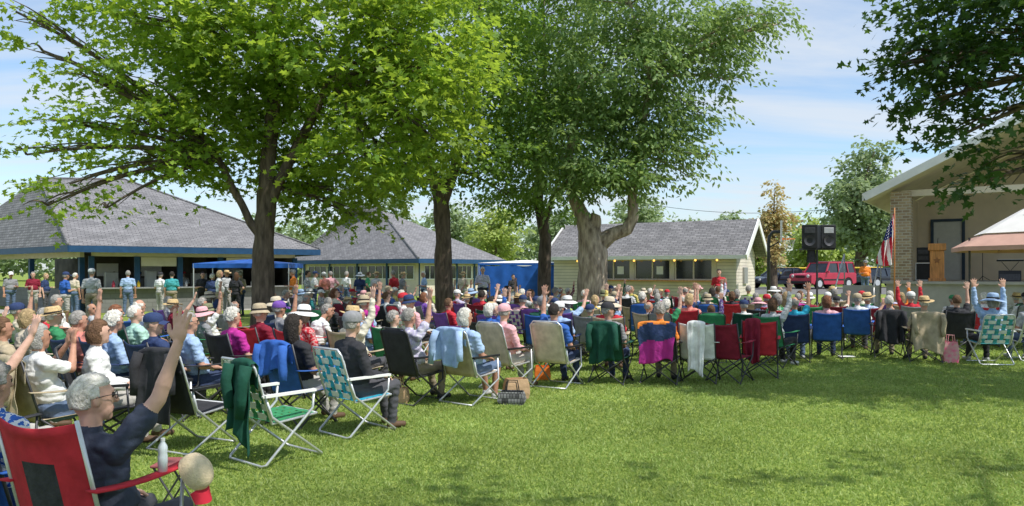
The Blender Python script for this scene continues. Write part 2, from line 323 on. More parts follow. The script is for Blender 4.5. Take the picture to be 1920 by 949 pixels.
HC={'white':(.68,.65,.58),'grey':(.35,.33,.30),'dark':(.035,.027,.022),'brown':(.14,.075,.04),'blond':(.46,.33,.17),'auburn':(.22,.09,.045)}
HEADS={}
for a in('white','grey','brown','dark'): HEADS['short %s hair'%a]=('short',a,None,None)
for a in('white','grey','auburn'): HEADS['curly %s hair'%a]=('curly',a,None,None)
for a in('blond','brown','grey','white','auburn'): HEADS['%s bob'%a]=('bob',a,None,None)
for a in('brown','dark','blond'): HEADS['long %s hair'%a]=('long',a,None,None)
for a in('white','grey'): HEADS['balding %s hair'%a]=('bald',a,None,None)
for a in('white','navy','red','black','pink','purple','grey','tan','green'): HEADS['%s cap'%a]=('short','grey','cap',a)
for a in('white','pink','beige','light blue'): HEADS['%s sun hat'%a]=('bob','grey','sun',a)
HEADS['straw hat']=('short','white','straw','tan'); HEADS['straw hat over long hair']=('long','brown','straw','tan')
for a in('white','tan','olive','navy'): HEADS['%s bucket hat'%a]=('short','white','bucket',a)
POSE={'lean':'leaning forward','turn':'head turned right','lap':'hands in lap','lapl':'hands in lap','lapf':'hands in lap','up':'right arm raised','upl':'right arm raised','upL':'left arm raised','out':'right hand up','both':'both arms raised','phone':'both hands up in front'}
def person(loc,rz,shirt,head,key,label,group=None,sc_=1.,pat=1.,glasses=False,cat='person'):
    me,hc,yaw=BD[key]; o=bpy.data.objects.new('person',me); COL.objects.link(o); o.location=loc; o.rotation_euler=(0,0,rz); o.scale=(sc_,)*3
    o.color=(*C[shirt],pat); tag(o,label,cat,group)
    hs,hcol,ht,htc=HEADS[head]
    def child(n,me,c):
        h=bpy.data.objects.new(n,me); COL.objects.link(h); h.parent=o; h.location=hc; h.rotation_euler=(0,0,yaw); h.color=(*c,1); return h
    kk=R.uniform(.8,1.05); child('hair',HM[hs],[x*kk for x in HC[hcol]])
    if ht: child('hat',HM[ht],C[htc]).rotation_euler=(R.uniform(-.08,.08),R.uniform(-.15,.12),yaw+R.uniform(-.15,.15))
    if glasses: child('glasses',HM['glasses'],(0,0,0))
    return o
# ---------------------------------------------------------------- chairs
def mk(name,parts):
    return name,[(n,mb.build(n,m,smooth=s,link=False,solid=so)) for n,mb,m,s,so in parts]
def camp():
    P=[]; b=MB(); b.grid(10,8,lambda u,v:(-.2+.46*v,(u-.5)*.5,.385-.045*math.sin(math.pi*u)*math.sin(math.pi*v)+.02*v)); P.append(('seat',b,M['cloth'],True,.006))
    b=MB(); b.grid(20,16,lambda u,v:(-.19-.16*v-.05*math.sin(math.pi*u),(u-.5)*.53,.37+.57*v-.03*math.sin(math.pi*u)*(v>.9)),lambda u,v:1 if (.28<u<.72 and v<.68) else 0); P.append(('backrest',b,[M['cloth'],M['cloth']],True,.008))
    for s in(-1,1):
        b=MB(); b.grid(6,2,lambda u,v,s=s:(-.30+.58*u,s*(.25+.07*v),.655-.02*math.sin(math.pi*u))); P.append(('armrest',b,M['cloth'],True,.01))
        b=MB(); b.tube([(.25,s*.26,.41),(.27,-s*.28,.015)],.0105,6); b.ell((.27,-s*.28,.015),.02,0,None,8,5); P.append(('leg',b,M['darkmetal'],True,0))
        b=MB(); b.tube([(-.2,s*.26,.39),(-.26,-s*.28,.015)],.0105,6); b.ell((-.26,-s*.28,.015),.02,0,None,8,5); P.append(('leg',b,M['darkmetal'],True,0))
        b=MB(); b.tube([(-.18,s*.27,.34),(-.36,s*.27,.95)],.011,6); b.tube([(.26,s*.28,.02),(-.2,s*.275,.4)],.0105,6); b.tube([(-.26,s*.28,.02),(.25,s*.275,.4),(.26,s*.285,.64)],.0105,6); P.append(('side_frame',b,M['darkmetal'],True,0))
    return mk('camp_chair',P)
def lawn():
    P=[]; 
    def web(name,p):
        b=MB()
        for i in range(5):
            y=-.2+.1*i; b.grid(1,14,lambda u,v:V(p(v))+V((.006*(1 if int(v*14+i)%2 else -1),y+(u-.5)*.066,0)),0)
        for j in range(6):
            v0=.06+.88*j/5; b.grid(14,1,lambda u,v:V(p(v0+(v-.5)*.12))+V((.006*(-1 if int(u*14/2.8+j)%2 else 1),(u-.5)*.5,0)),1 if name=='back_webbing' else 0)
        P.append((name,b,[M['cloth'],M['whiteweb']],False,.003))
    web('back_webbing',lambda v:(-.18-.17*v,0,.38+.5*v)); web('seat_webbing',lambda v:(-.17+.42*v,0,.37+.03*v))
    b=MB(); b.tube([(.26,-.25,.39),(-.19,-.255,.36),(-.35,-.255,.84),(-.37,-.22,.9),(-.37,.22,.9),(-.35,.255,.84),(-.19,.255,.36),(.26,.25,.39),(.26,-.25,.39)],.0125,7); P.append(('frame',b,M['alu'],True,0))
    for s in(-1,1):
        b=MB(); b.box((-.03,s*.285,.605),(.5,.045,.022)); b.tube([(-.28,s*.285,.6),(-.28,s*.26,.6)],.012,6); P.append(('armrest',b,M['white'],False,0))
    b=MB(); b.tube([(.21,-.28,.6),(.2,-.28,.45),(-.26,-.28,.03),(-.28,-.25,.015),(-.28,.25,.015),(-.26,.28,.03),(.2,.28,.45),(.21,.28,.6)],.0125,7); P.append(('rear_leg_loop',b,M['alu'],True,0))
    b=MB(); b.tube([(-.26,-.27,.59),(-.2,-.27,.42),(.3,-.27,.03),(.32,-.24,.015),(.32,.24,.015),(.3,.27,.03),(-.2,.27,.42),(-.26,.27,.59)],.0125,7); P.append(('front_leg_loop',b,M['alu'],True,0))
    return mk('lawn_chair',P)
def sling():
    P=[]; b=MB(); b.grid(8,8,lambda u,v:(-.19+.46*v,(u-.5)*.48,.37-.03*math.sin(math.pi*v)+.03*v)); P.append(('seat',b,M['cloth'],True,.006))
    b=MB(); b.grid(8,10,lambda u,v:(-.2-.19*v-.02*math.sin(math.pi*u),(u-.5)*(.5-.06*max(0,v-.8)*5*.4),.37+.62*v-(.03*(2*u-1)**4 if v>.9 else 0))); P.append(('backrest',b,M['cloth'],True,.01))
    b=MB(); b.tube([(.28,-.26,.4),(-.19,-.265,.36),(-.38,-.26,.94),(-.395,-.2,1.0),(-.395,.2,1.0),(-.38,.26,.94),(-.19,.265,.36),(.28,.26,.4),(.28,-.26,.4)],.0125,7); P.append(('frame',b,M['darkmetal'],True,0))
    for s in(-1,1):
        b=MB(); b.box((-.02,s*.295,.62),(.52,.045,.025)); P.append(('armrest',b,M['plastic'],False,0))
        b=MB(); b.tube([(.22,s*.29,.61),(.24,s*.29,.3),(-.3,s*.29,.012)],.0125,7); P.append(('leg',b,M['darkmetal'],True,0))
        b=MB(); b.tube([(-.25,s*.28,.6),(-.2,s*.28,.42),(.3,s*.28,.012)],.0125,7); P.append(('leg',b,M['darkmetal'],True,0))
    b=MB(); b.tube([(-.3,-.29,.014),(-.3,.29,.014)],.012,6); b.tube([(.3,-.28,.014),(.3,.28,.014)],.012,6); P.append(('foot_bar',b,M['darkmetal'],True,0))
    return mk('folding_chair',P)
CH={'camp':camp(),'lawn':lawn(),'sling':sling()}
KN={'camp':'camp chair','lawn':'webbed lawn chair','sling':'sling folding chair'}
def chair(kind,loc,rz,colour,label,s=1.,c2=None,group=None,light=False):
    nm,parts=CH[kind]; r=thing(nm,label,'chair',loc,rz,group); r.scale=(s,)*3
    for n,p in parts:
        c=p.copy(); COL.objects.link(c); c.parent=r; c.color=(*C[colour],1)
        if c2 and n=='backrest' and kind=='camp':
            c.material_slots[1].link='OBJECT'; c.material_slots[1].material=M['black']
        if light and M['darkmetal'].name in [m.name for m in p.data.materials]: c.material_slots[0].link='OBJECT'; c.material_slots[0].material=M['alu']
    return r
# ---------------------------------------------------------------- garments
def garment(name,label,loc,rz,colour,w=.56,bl=.62,fl=.2,zt=.96,xt=-.37,seed=0,sleeves=True,s=1.,bands=None,cat='jacket',tilt=0,yo=0):
    b=MB(); L=bl+fl+.06; rs=random.Random(seed); p1,p2=rs.random()*6,rs.random()*6; k1=rs.uniform(9,14)
    def fn(u,v):
        t=v*L; y=(u-.5)*w
        if t<fl: x=xt+.04; z=zt-(fl-t)
        elif t<fl+.06: a=(t-fl)/.06*math.pi; x=xt+.035*math.cos(a); z=zt+.025*math.sin(a)
        else:
            h=t-fl-.06; k=h/bl; x=xt-.035-.03*k-(.034*k+.006)*math.sin(u*k1+p1+k*1.2)-.012*k*math.sin(u*27+p2)-.01*math.sin(h*11+u*4+p2)*math.sin(math.pi*k); z=zt-h+tilt*(u-.5)*k-.05*k*math.sin(u*5+p2)*k
            y*=1+.03*math.sin(h*9+p1)-.12*k+.06*noise.noise(V((u*3,h*8,seed)))
        z-=.035*(2*u-1)**4
        return (x+.012*noise.noise(V((u*6,v*7,seed))),y+yo,z+.006*noise.noise(V((u*5,v*3,seed+9))))
    b.grid(36,36,fn,(lambda u,v: sum(1 for t in bands if v>t+.05*math.sin(u*6)+.2*(u-.5)) ) if bands else 0)
    mats=[M['cloth']] if not bands else [M['g_'+c] for c in colour]
    if sleeves:
        for sd in(-1,1):
            y=sd*w*.44; j=rs.uniform(-.04,.04); pts=[(xt-.05,y*.95+yo,zt-.03),(xt-.085,y*1.04+yo+j*.4,zt-.17),(xt-.08,y*.98+yo+j,zt-.3),(xt-.09,y*1.0+yo+j*1.5,zt-.43-j)]
            b.tube([V(p) for p in pts],[.045,.042,.042,.034],12,0,.3)
    o=b.build(name,mats,smooth=True,solid=.005); o.location=loc; o.rotation_euler=(0,0,rz); o.scale=(s,)*3; tag(o,label,cat)
    if not bands: o.color=(*C[colour],1)
    return o
for c in('orange','navy','magenta'): M['g_'+c]=mat('jacket_'+c.replace(' ','_'),C[c],.8,.15,8,.6)
# ---------------------------------------------------------------- trees
MAPLE=np.array([(0,0),(.05,-.42),(.36,-.2),(.55,-.5),(.64,-.16),(1,0),(.64,.16),(.55,.5),(.36,.2),(.05,.42)])
LENS=np.array([(0,0),(.45,-.2),(1,0),(.45,.2)])
def nrm(a): return a/np.maximum(np.linalg.norm(a,axis=1,keepdims=True),1e-6)
def crown(name,boughs,n,size,tmpl,m,parent,slen=.8,droop=.25,hang=.15,L=14,flat=.55):
    K=len(tmpl); w=np.array([(b[3]*b[4]*b[5])**.67*(b[6] if len(b)>6 else 1) for b in boughs]); w/=w.sum(); C_=[];A=[]
    for b,wi in zip(boughs,w):
        S=max(6,int(n*wi/L)); d=nrm(NR.normal(size=(S,3))); r=.35+.65*NR.random((S,1))**.6
        st=np.array(b[:3])+d*np.array(b[3:6])*r*(1+.25*NR.normal(size=(S,1))*.6); od=nrm(d*[1,1,.3]+NR.normal(size=(S,3))*[.35,.35,.15]); ln=slen*(.5+NR.random((S,1)))
        sd=nrm(np.cross(od,[0,0,1.]))
        for k in range(L):
            t=(k+.5)/L; sg=1 if k%2 else -1
            p=st+od*ln*t+np.array([0,0,-1.])*droop*t*t+sd*sg*size*.35*(.3+t)+NR.normal(size=(S,3))*size*.35
            a=nrm(od*.6+sd*sg*.7+NR.normal(size=(S,3))*.35+np.array([0,0,-hang])); C_.append(p);A.append(a)
    c=np.concatenate(C_);a=np.concatenate(A);m_=len(c)
    nn=nrm(np.array([0,0,1.])+NR.normal(size=(m_,3))*flat); bb=nrm(np.cross(nn,a)); s=size*(.65+.6*NR.random((m_,1,1)))
    vs=c[:,None,:]+s*(tmpl[None,:,0:1]*a[:,None,:]+tmpl[None,:,1:2]*bb[:,None,:]); vs[:,:,2]-= (s[:,:,0]*.12*(tmpl[None,:,0]**2))
    vs=vs.reshape(-1,3); ctr=np.array(parent.location); vs=vs-ctr
    me=bpy.data.meshes.new(name); me.vertices.add(len(vs)); me.vertices.foreach_set('co',vs.ravel()); me.loops.add(m_*K); me.loops.foreach_set('vertex_index',np.arange(m_*K,dtype=np.int32)); me.polygons.add(m_); me.polygons.foreach_set('loop_start',np.arange(m_,dtype=np.int32)*K)
    try: me.polygons.foreach_set('loop_total',np.full(m_,K,dtype=np.int32))
    except Exception: pass
    me.materials.append(m); me.update(calc_edges=True)
    o=bpy.data.objects.new(name,me); COL.objects.link(o); o.parent=parent; return o
def bez(p0,p1,p2,n=7): return [p0*(1-t)**2+p1*2*t*(1-t)+p2*t*t for t in [i/n for i in range(n+1)]]
def tree(label,base,trunk,forks,boughs,n,size,tmpl,lm,bark,group,slen=.8,droop=.25,hang=.15,subs=5,flat=.55,kinds='shade_tree',lr=.1,wob=.22):
    r=thing(kinds,label,'tree',base,0,group); b=MB(); B=V(base)
    for pts in trunk: 
        P=[V(p[:3]) for p in pts]; Rr=[p[3] for p in pts]; PP=[];RR=[]
        for i in range(len(P)-1):
            for k in range(5):
                t=k/5; PP.append(P[i].lerp(P[i+1],t)-B+V((noise.noise(P[i]+V((t,0,0)))*.03,0,0))); RR.append(Rr[i]*(1-t)+Rr[i+1]*t)
        PP.append(P[-1]-B);RR.append(Rr[-1]); b.tube(PP,RR,20,0,wob)
    for bo in boughs:
        c=V(bo[:3]); f=min(forks,key=lambda f:(V(f)-c).length); f=V(f); mid=f.lerp(c,.45)+V((0,0,.25*(c-f).length*.5)); d=(c-f).length; r0=min(lr,.03+.016*d)
        pts=bez(f,mid,c); b.tube([p-B for p in pts],[r0*(1-.75*i/7) for i in range(8)],7,0,.15)
        for k in range(subs):
            s=pts[R.randint(3,7)]; e=c+V((R.uniform(-1,1)*bo[3],R.uniform(-1,1)*bo[4],R.uniform(-.8,.8)*bo[5]))*.95
            b.tube([p-B for p in bez(s,s.lerp(e,.5)+V((0,0,.2)),e,4)],[r0*.3,r0*.25,r0*.2,r0*.13,.006],5)
    b.build('trunk',bark,r,smooth=True); crown('crown',boughs,n,size,tmpl,lm,r,slen,droop,hang,flat=flat); return r
def B_(px,py,d,rx,ry,rz,w=1): return (X(px,d),d,Z(py,d),rx,ry,rz,w)
def Tp(px,py,d,r): return (X(px,d),d,Z(py,d),r)
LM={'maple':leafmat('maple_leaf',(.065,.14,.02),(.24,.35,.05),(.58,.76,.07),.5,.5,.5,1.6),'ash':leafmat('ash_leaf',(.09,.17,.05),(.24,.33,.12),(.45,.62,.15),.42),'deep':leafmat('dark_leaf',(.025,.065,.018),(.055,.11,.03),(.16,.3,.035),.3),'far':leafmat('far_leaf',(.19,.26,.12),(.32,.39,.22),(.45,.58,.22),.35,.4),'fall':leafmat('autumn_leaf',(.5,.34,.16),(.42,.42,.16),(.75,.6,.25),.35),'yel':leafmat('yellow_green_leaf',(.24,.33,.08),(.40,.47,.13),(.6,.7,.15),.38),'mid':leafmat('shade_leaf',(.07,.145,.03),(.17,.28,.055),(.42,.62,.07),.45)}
TG='tall shade trees across the lawn'
b1=G(492,17.5)
D1=17.5
tree('broad maple with forked dark trunk in front of the left pavilion',b1,
 [[(b1.x,D1,-.1,.40),(b1.x,D1,.25,.28),Tp(494,480,D1,.235),Tp(497,400,D1,.225),Tp(500,350,D1,.20),Tp(508,250,D1,.16),Tp(520,120,D1,.12)],
  [Tp(494,450,D1,.13),Tp(465,410,D1-.1,.095),Tp(440,360,D1-.2,.08),Tp(410,300,D1-.3,.07)],[Tp(500,385,D1,.16),Tp(530,330,D1,.13),Tp(570,250,D1,.11),Tp(620,150,D1,.08)]],
 [Tp(500,350,D1,0)[:3],Tp(508,250,D1,0)[:3],Tp(520,120,D1,0)[:3],Tp(410,300,D1-.3,0)[:3],Tp(620,150,D1,0)[:3],Tp(440,360,D1-.2,0)[:3]],
 [B_(210,25,17,.8,1.2,.25,.8),B_(340,50,17,1.2,2,.7),B_(450,110,18,1.7,2,1.2),B_(620,90,17,1.7,2,1.4),B_(790,70,16.5,1.3,1.6,1.0),B_(775,190,16,1.1,1.5,.6),B_(690,290,16,1.0,1.3,.5),B_(820,265,16,.6,1,.25),B_(850,140,15.8,.6,1,.3),
  B_(290,150,17,1.1,1.4,.35),B_(170,150,16.5,.5,.8,.12,.6),B_(120,235,16.5,.8,.9,.12,.7),B_(250,225,16.5,1.1,1.2,.3),B_(270,300,16.5,1.2,1.1,.2),B_(400,240,17.5,1.0,1.5,.8),B_(130,345,16,.8,.8,.10,.6),B_(50,290,16,.6,.6,.08,.6),B_(200,390,16,.45,.5,.08,.5),B_(90,385,16,.4,.5,.06,.5),B_(80,95,16.5,.4,.5,.10,.4),
  B_(560,220,18.5,1.4,1.5,1.1),B_(630,360,18.5,1.0,1.2,.5),B_(560,330,19,.8,1,.5),B_(660,405,18,.5,.8,.16,.8),B_(740,335,16.3,.7,.9,.2,.8),B_(380,330,17.5,.6,.9,.25),B_(500,-120,18,3.2,3.5,1.2,.7),B_(280,-110,18,1.8,2.5,.8,.6),B_(760,-100,17,2,2.4,.9,.7),B_(30,22,16.8,.5,.7,.12,.5)],
 50000,.15,MAPLE,LM['maple'],M['bark'],TG,slen=.8,droop=.16)
b2=G(832,23)
tree('slender dark trunked tree between the two shingled pavilions',b2,
 [[(b2.x,23,-.1,.36),(b2.x,23,.3,.28),Tp(832,450,23,.25),Tp(826,365,23,.24),Tp(800,300,23,.16),Tp(770,240,23,.1)],[Tp(828,385,23,.21),Tp(852,320,23,.16),Tp(875,220,23,.12),Tp(900,100,23,.08)]],
 [Tp(800,300,23,0)[:3],Tp(852,320,23,0)[:3],Tp(875,220,23,0)[:3],Tp(900,100,23,0)[:3]],
 [B_(850,250,23,1.6,1.8,1.2),B_(940,170,23,2.0,2,1.4),B_(880,60,23,2.3,2.2,1.4),B_(740,290,23.5,1.2,1.5,.6),B_(935,290,22,1.0,1.2,.5),B_(900,-80,24,3,3,1.4,.7),B_(740,170,24,1.6,1.6,1.2),B_(770,330,23,.8,.9,.3,.8),B_(900,330,23,.8,.9,.25,.8),B_(700,345,24,.9,1,.35,.9),B_(950,365,24,.7,.8,.25,.8)],
 27000,.16,LENS*[1,1.5],LM['mid'],M['bark'],TG,slen=.9,hang=.4)
b3=G(1020,27)
tree('straight thin trunked tree left of the cream concession building',b3,
 [[(b3.x,27,-.1,.3),(b3.x,27,.3,.24),Tp(1022,450,27,.22),Tp(1010,380,27,.17),Tp(1020,250,27,.12)],[Tp(1018,420,27,.14),Tp(1040,360,27,.1)]],
 [Tp(1010,380,27,0)[:3],Tp(1020,250,27,0)[:3],Tp(1040,360,27,0)[:3]],
 [B_(990,320,27,1.5,1.4,1.0),B_(1020,230,27,2,2,1.4),B_(950,370,27,.9,.9,.5),B_(1040,350,27,1.0,1,.7),B_(1010,395,27,.9,.8,.4,.8),B_(1000,120,28,2.6,2.4,1.8),B_(1020,0,28,2.5,2.2,1.6)],
 20000,.17,LENS*[1,1.5],LM['mid'],M['bark'],TG,hang=.4)
b4=G(1110,23); d4=23
tree('stout pale barked tree with a bent right limb before the concession building',b4,
 [[(b4.x,d4,-.1,.68),(b4.x,d4,.3,.5),Tp(1112,510,d4,.43),Tp(1110,465,d4,.43),Tp(1104,432,d4,.38),Tp(1090,402,d4,.22),Tp(1074,370,d4,.16),Tp(1066,300,d4,.13),Tp(1090,160,d4,.1)],
  [Tp(1112,465,d4,.32),Tp(1145,443,d4-.1,.22),Tp(1176,430,d4-.2,.19),Tp(1188,405,d4-.2,.165),Tp(1186,355,d4-.2,.14),Tp(1195,290,d4,.11),Tp(1220,150,d4,.08)],
  [Tp(1106,445,d4,.3),Tp(1114,418,d4-.1,.22),Tp(1118,402,d4-.1,.14)]],
 [Tp(1074,370,d4,0)[:3],Tp(1066,300,d4,0)[:3],Tp(1090,160,d4,0)[:3],Tp(1195,290,d4,0)[:3],Tp(1220,150,d4,0)[:3]],
 [B_(1080,260,23,1.6,1.7,1.2),B_(1150,130,23,2.2,2.2,1.6),B_(1210,220,23,1.2,1.4,1.0),B_(1280,60,23,2.0,1.8,.8),B_(1400,30,22.5,1.1,1,.3),B_(1340,110,22.5,.8,.9,.5,.8),B_(1310,215,22.5,.5,.6,.45,.6),B_(1240,280,22.5,.9,.9,.5),B_(1075,330,22.2,1.1,.9,.42),B_(1140,325,22.2,1.0,.9,.42),B_(1200,330,22.2,.6,.7,.3),B_(1150,-80,23,3,3,1.2,.7),B_(1330,295,22.5,.25,.4,.3,.4),B_(1370,150,22.5,.4,.5,.25,.6),B_(1460,45,22.5,.35,.4,.12,.6),B_(1290,330,22.5,.3,.5,.2,.4),B_(1060,360,22,.5,.6,.18,.8)],
 39000,.18,LENS*[1,1.2],LM['ash'],M['bark_pale'],TG,slen=.75,droop=.25,hang=.5,flat=.75,wob=.2)
tree('dark leafed maple whose boughs reach in over the bandshell roof',(9.6,10.5,0),
 [[(9.6,10.5,-.1,.4),(9.6,10.5,.4,.28),(9.5,10.5,2.5,.24),(9.3,10.5,4.5,.18)]],[(9.3,10.5,4.5),(9.5,10.5,3.2)],
 [B_(1850,60,10.5,1.0,1.3,.5),B_(1770,110,10.5,.7,1,.35),B_(1880,170,10.5,.7,1,.35),B_(1750,190,10.5,.5,.7,.2,.8),B_(1800,255,10.5,.5,.6,.14,.7),B_(1890,300,10.5,.35,.5,.25,.8),B_(1840,340,10.5,.3,.4,.1,.6),B_(1690,120,10.5,.25,.5,.10,.6),(9,10,6.7,2.4,2.4,1.2),(10.5,10.5,5.2,1.8,2,1.2),B_(1900,-40,10,1.2,1.4,.5)],
 19000,.12,MAPLE,LM['deep'],M['bark'],TG,slen=.55,droop=.18)
tree('unseen maple added behind the lawn viewpoint to shade the foreground grass',(4.2,-3.2,0),[[(4.2,-3.2,-.1,.45),(4.2,-3.2,.4,.32),(4.2,-3.2,3,.28),(4,-3,5,.2)]],[(4,-3,5),(4.2,-3.2,4)],
 [(1.9,.9,6.8,1.6,1.3,.8),(4.6,.6,7.2,1.2,1.0,.6,.45),(5,-3,8,3,3,1.2),(1,-2.5,7,2,2,1),(7.3,1.4,6.8,.8,1.0,.5,.35),(-.4,2.0,6.6,1.2,1.2,.6),(5.2,3.2,7.6,1.2,.7,.3,.22),(8.5,3.6,7.8,1.1,.6,.3,.25),(11.5,3.4,8,1.1,.7,.3,.25)],13500,.14,MAPLE,LM['maple'],M['bark'],TG)  # unseen tree added out of frame, boughs placed to dapple lawn and near crowd
def bgtree(label,px,d,top,bot,w,lm,n,size,kind='background_tree'):
    x=X(px,d); zt=Z(top,d); zb=max(Z(bot,d),.6); rr=random.Random(px); g=gz(x,d); bs=[]; W=w*d/F/2
    for i in range(13):
        t=rr.random(); z=zb+(zt-zb)*(.12+.8*t); k=W*(.95-.6*abs(t-.4)); bs.append((x+rr.uniform(-.6,.6)*k,d+rr.uniform(-.6,.6)*k,z,k*rr.uniform(.3,.55),k*.45,(zt-zb)*rr.uniform(.07,.15),1))
    bs.append((x,d,zb+(zt-zb)*.45,W*.55,W*.55,(zt-zb)*.32,.7))
    tree(label,(x,d,g),[[(x,d,g-.1,.03*(zt)+.05),(x,d,zb,.03*zt),(x,d,zb+(zt-zb)*.6,.06)]],[(x,d,zb),(x,d,zb+(zt-zb)*.5)],bs,n,size,LENS*[1,2],lm,M['bark'],'trees beyond the park',slen=size*3,droop=.3,hang=.4,subs=2,kinds=kind)
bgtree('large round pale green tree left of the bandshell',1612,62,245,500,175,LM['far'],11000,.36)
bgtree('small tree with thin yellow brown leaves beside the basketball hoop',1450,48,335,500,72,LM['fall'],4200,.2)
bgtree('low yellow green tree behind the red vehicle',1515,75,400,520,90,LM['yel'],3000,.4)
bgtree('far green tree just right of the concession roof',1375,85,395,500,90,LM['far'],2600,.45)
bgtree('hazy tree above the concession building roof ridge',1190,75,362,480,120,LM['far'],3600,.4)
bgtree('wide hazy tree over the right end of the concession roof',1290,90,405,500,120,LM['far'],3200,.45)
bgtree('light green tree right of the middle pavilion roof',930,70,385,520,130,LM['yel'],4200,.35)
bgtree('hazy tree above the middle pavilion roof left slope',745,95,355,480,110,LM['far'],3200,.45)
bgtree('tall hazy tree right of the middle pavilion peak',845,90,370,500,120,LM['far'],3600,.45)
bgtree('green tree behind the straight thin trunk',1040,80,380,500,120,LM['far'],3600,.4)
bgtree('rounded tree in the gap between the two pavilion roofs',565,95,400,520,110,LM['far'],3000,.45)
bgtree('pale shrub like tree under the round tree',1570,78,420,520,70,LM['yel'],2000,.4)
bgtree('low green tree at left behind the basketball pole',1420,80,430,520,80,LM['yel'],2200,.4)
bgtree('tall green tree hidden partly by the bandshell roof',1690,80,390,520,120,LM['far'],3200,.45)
print('trees',time.time()-T0)
rt=bpy.data.objects.new('x',None); rt.location=(0,0,0)
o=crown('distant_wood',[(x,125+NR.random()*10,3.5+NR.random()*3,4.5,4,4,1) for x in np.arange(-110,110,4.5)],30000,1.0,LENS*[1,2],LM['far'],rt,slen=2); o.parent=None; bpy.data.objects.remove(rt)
tag(o,'distant line of woods closing the horizon behind the park','trees'); o['kind']='stuff'
# ---------------------------------------------------------------- ground
def grassmat():
    m,nt,b=newmat('lawn'); L=nt.links.new; tc=N(nt,'ShaderNodeTexCoord'); 
    n1=N(nt,'ShaderNodeTexNoise'); n1.inputs['Scale'].default_value=.55; n1.inputs['Detail'].default_value=5; n2=N(nt,'ShaderNodeTexNoise'); n2.inputs['Scale'].default_value=14; n2.inputs['Detail'].default_value=8
    for n in(n1,n2): L(tc.outputs['Object'],n.inputs['Vector'])
    a=N(nt,'ShaderNodeValToRGB'); a.color_ramp.elements[0].position=.35;a.color_ramp.elements[0].color=(.14,.20,.035,1);a.color_ramp.elements[1].position=.65;a.color_ramp.elements[1].color=(.30,.36,.085,1); L(n2.outputs[0],a.inputs[0])
    mr=N(nt,'ShaderNodeMapRange'); mr.inputs[1].default_value=.3; mr.inputs[2].default_value=.7; mr.inputs[3].default_value=.7; mr.inputs[4].default_value=1.3; L(n1.outputs[0],mr.inputs[0])
    vm=N(nt,'ShaderNodeVectorMath',operation='SCALE'); L(a.outputs[0],vm.inputs[0]); L(mr.outputs[0],vm.inputs['Scale']); L(vm.outputs[0],b.inputs['Base Color'])
    n3=N(nt,'ShaderNodeTexNoise'); n3.inputs['Scale'].default_value=45; n3.inputs['Detail'].default_value=3; L(tc.outputs['Object'],n3.inputs['Vector'])
    bp=N(nt,'ShaderNodeBump'); bp.inputs['Strength'].default_value=.6; bp.inputs['Distance'].default_value=.04; L(n3.outputs[0],bp.inputs['Height']); L(bp.outputs[0],b.inputs['Normal']); b.inputs['Roughness'].default_value=.9; b.inputs['Specular IOR Level'].default_value=.1; return m
xs=sorted(set([-700,-300,-120,-70]+list(np.arange(-45,45,1.))+[45,70,120,300,700])); ys=sorted(set([-200,-60]+list(np.arange(-20,70,.8))+[70,100,160,300,700]))
b=MB(); b.v=[(x,y,gz(x,y)) for y in ys for x in xs]; nx=len(xs)
b.f=[(j*nx+i,j*nx+i+1,(j+1)*nx+i+1,(j+1)*nx+i) for j in range(len(ys)-1) for i in range(nx-1)]; b.m=[0]*len(b.f)
g=b.build('ground',grassmat(),smooth=True); g['kind']='structure'
b=MB(); b.grid(30,12,lambda u,v:(9+50*u,38+18*v,gz(9+50*u,38+18*v)+.006)); o=b.build('road',M['asphalt']); o['kind']='structure'
b=MB(); b.grid(40,6,lambda u,v:(-34+36*u+4*v,27+5*v+10*u,.006)); o=b.build('pavement',M['concrete']); o['kind']='structure'
n=460000; rr=3.4*(24/3.4)**NR.random(n); th=NR.uniform(-.72,.72,n); gx=rr*np.sin(th); gy=rr*np.cos(th)
gzv=np.array([gz(a,c) for a,c in zip(gx,gy)]); hh=.008+.022*NR.random(n)**1.5; hh*=1+.03*rr; ww=.0016+.0008*rr; an=NR.uniform(0,6.28,n); ln=NR.normal(size=(n,2))*.016
vv=np.empty((n,3,3)); vv[:,0]=np.stack([gx-ww*np.cos(an),gy-ww*np.sin(an),gzv],1); vv[:,1]=np.stack([gx+ww*np.cos(an),gy+ww*np.sin(an),gzv],1); vv[:,2]=np.stack([gx+ln[:,0],gy+ln[:,1],gzv+hh],1)
me=bpy.data.meshes.new('grass'); me.vertices.add(n*3); me.vertices.foreach_set('co',vv.ravel()); me.loops.add(n*3); me.loops.foreach_set('vertex_index',np.arange(n*3,dtype=np.int32)); me.polygons.add(n); me.polygons.foreach_set('loop_start',np.arange(n,dtype=np.int32)*3)
me.materials.append(leafmat('grass_blade',(.15,.25,.04),(.38,.46,.15),(.46,.6,.12),.38,.8,.65,1.35)); me.update(calc_edges=True)
o=bpy.data.objects.new('grass',me); COL.objects.link(o); tag(o,'short mown green grass covering the lawn','grass'); o['kind']='stuff'
print('ground',time.time()-T0)
# ---------------------------------------------------------------- buildings
def fascia(pts,parent,z,h=.26,m='blue'):
    b=MB()
    for p,r in zip(pts,pts[1:]): b.beam((p[0],p[1],z-h/2),(r[0],r[1],z-h/2),.06,h)
    b.build('fascia',M[m],parent)
def frame(a,b_):
    a=V((a[0],a[1],0));b_=V((b_[0],b_[1],0)); u=(b_-a).normalized(); v=V((-u.y,u.x,0)); return (a,u,v),(b_-a).length
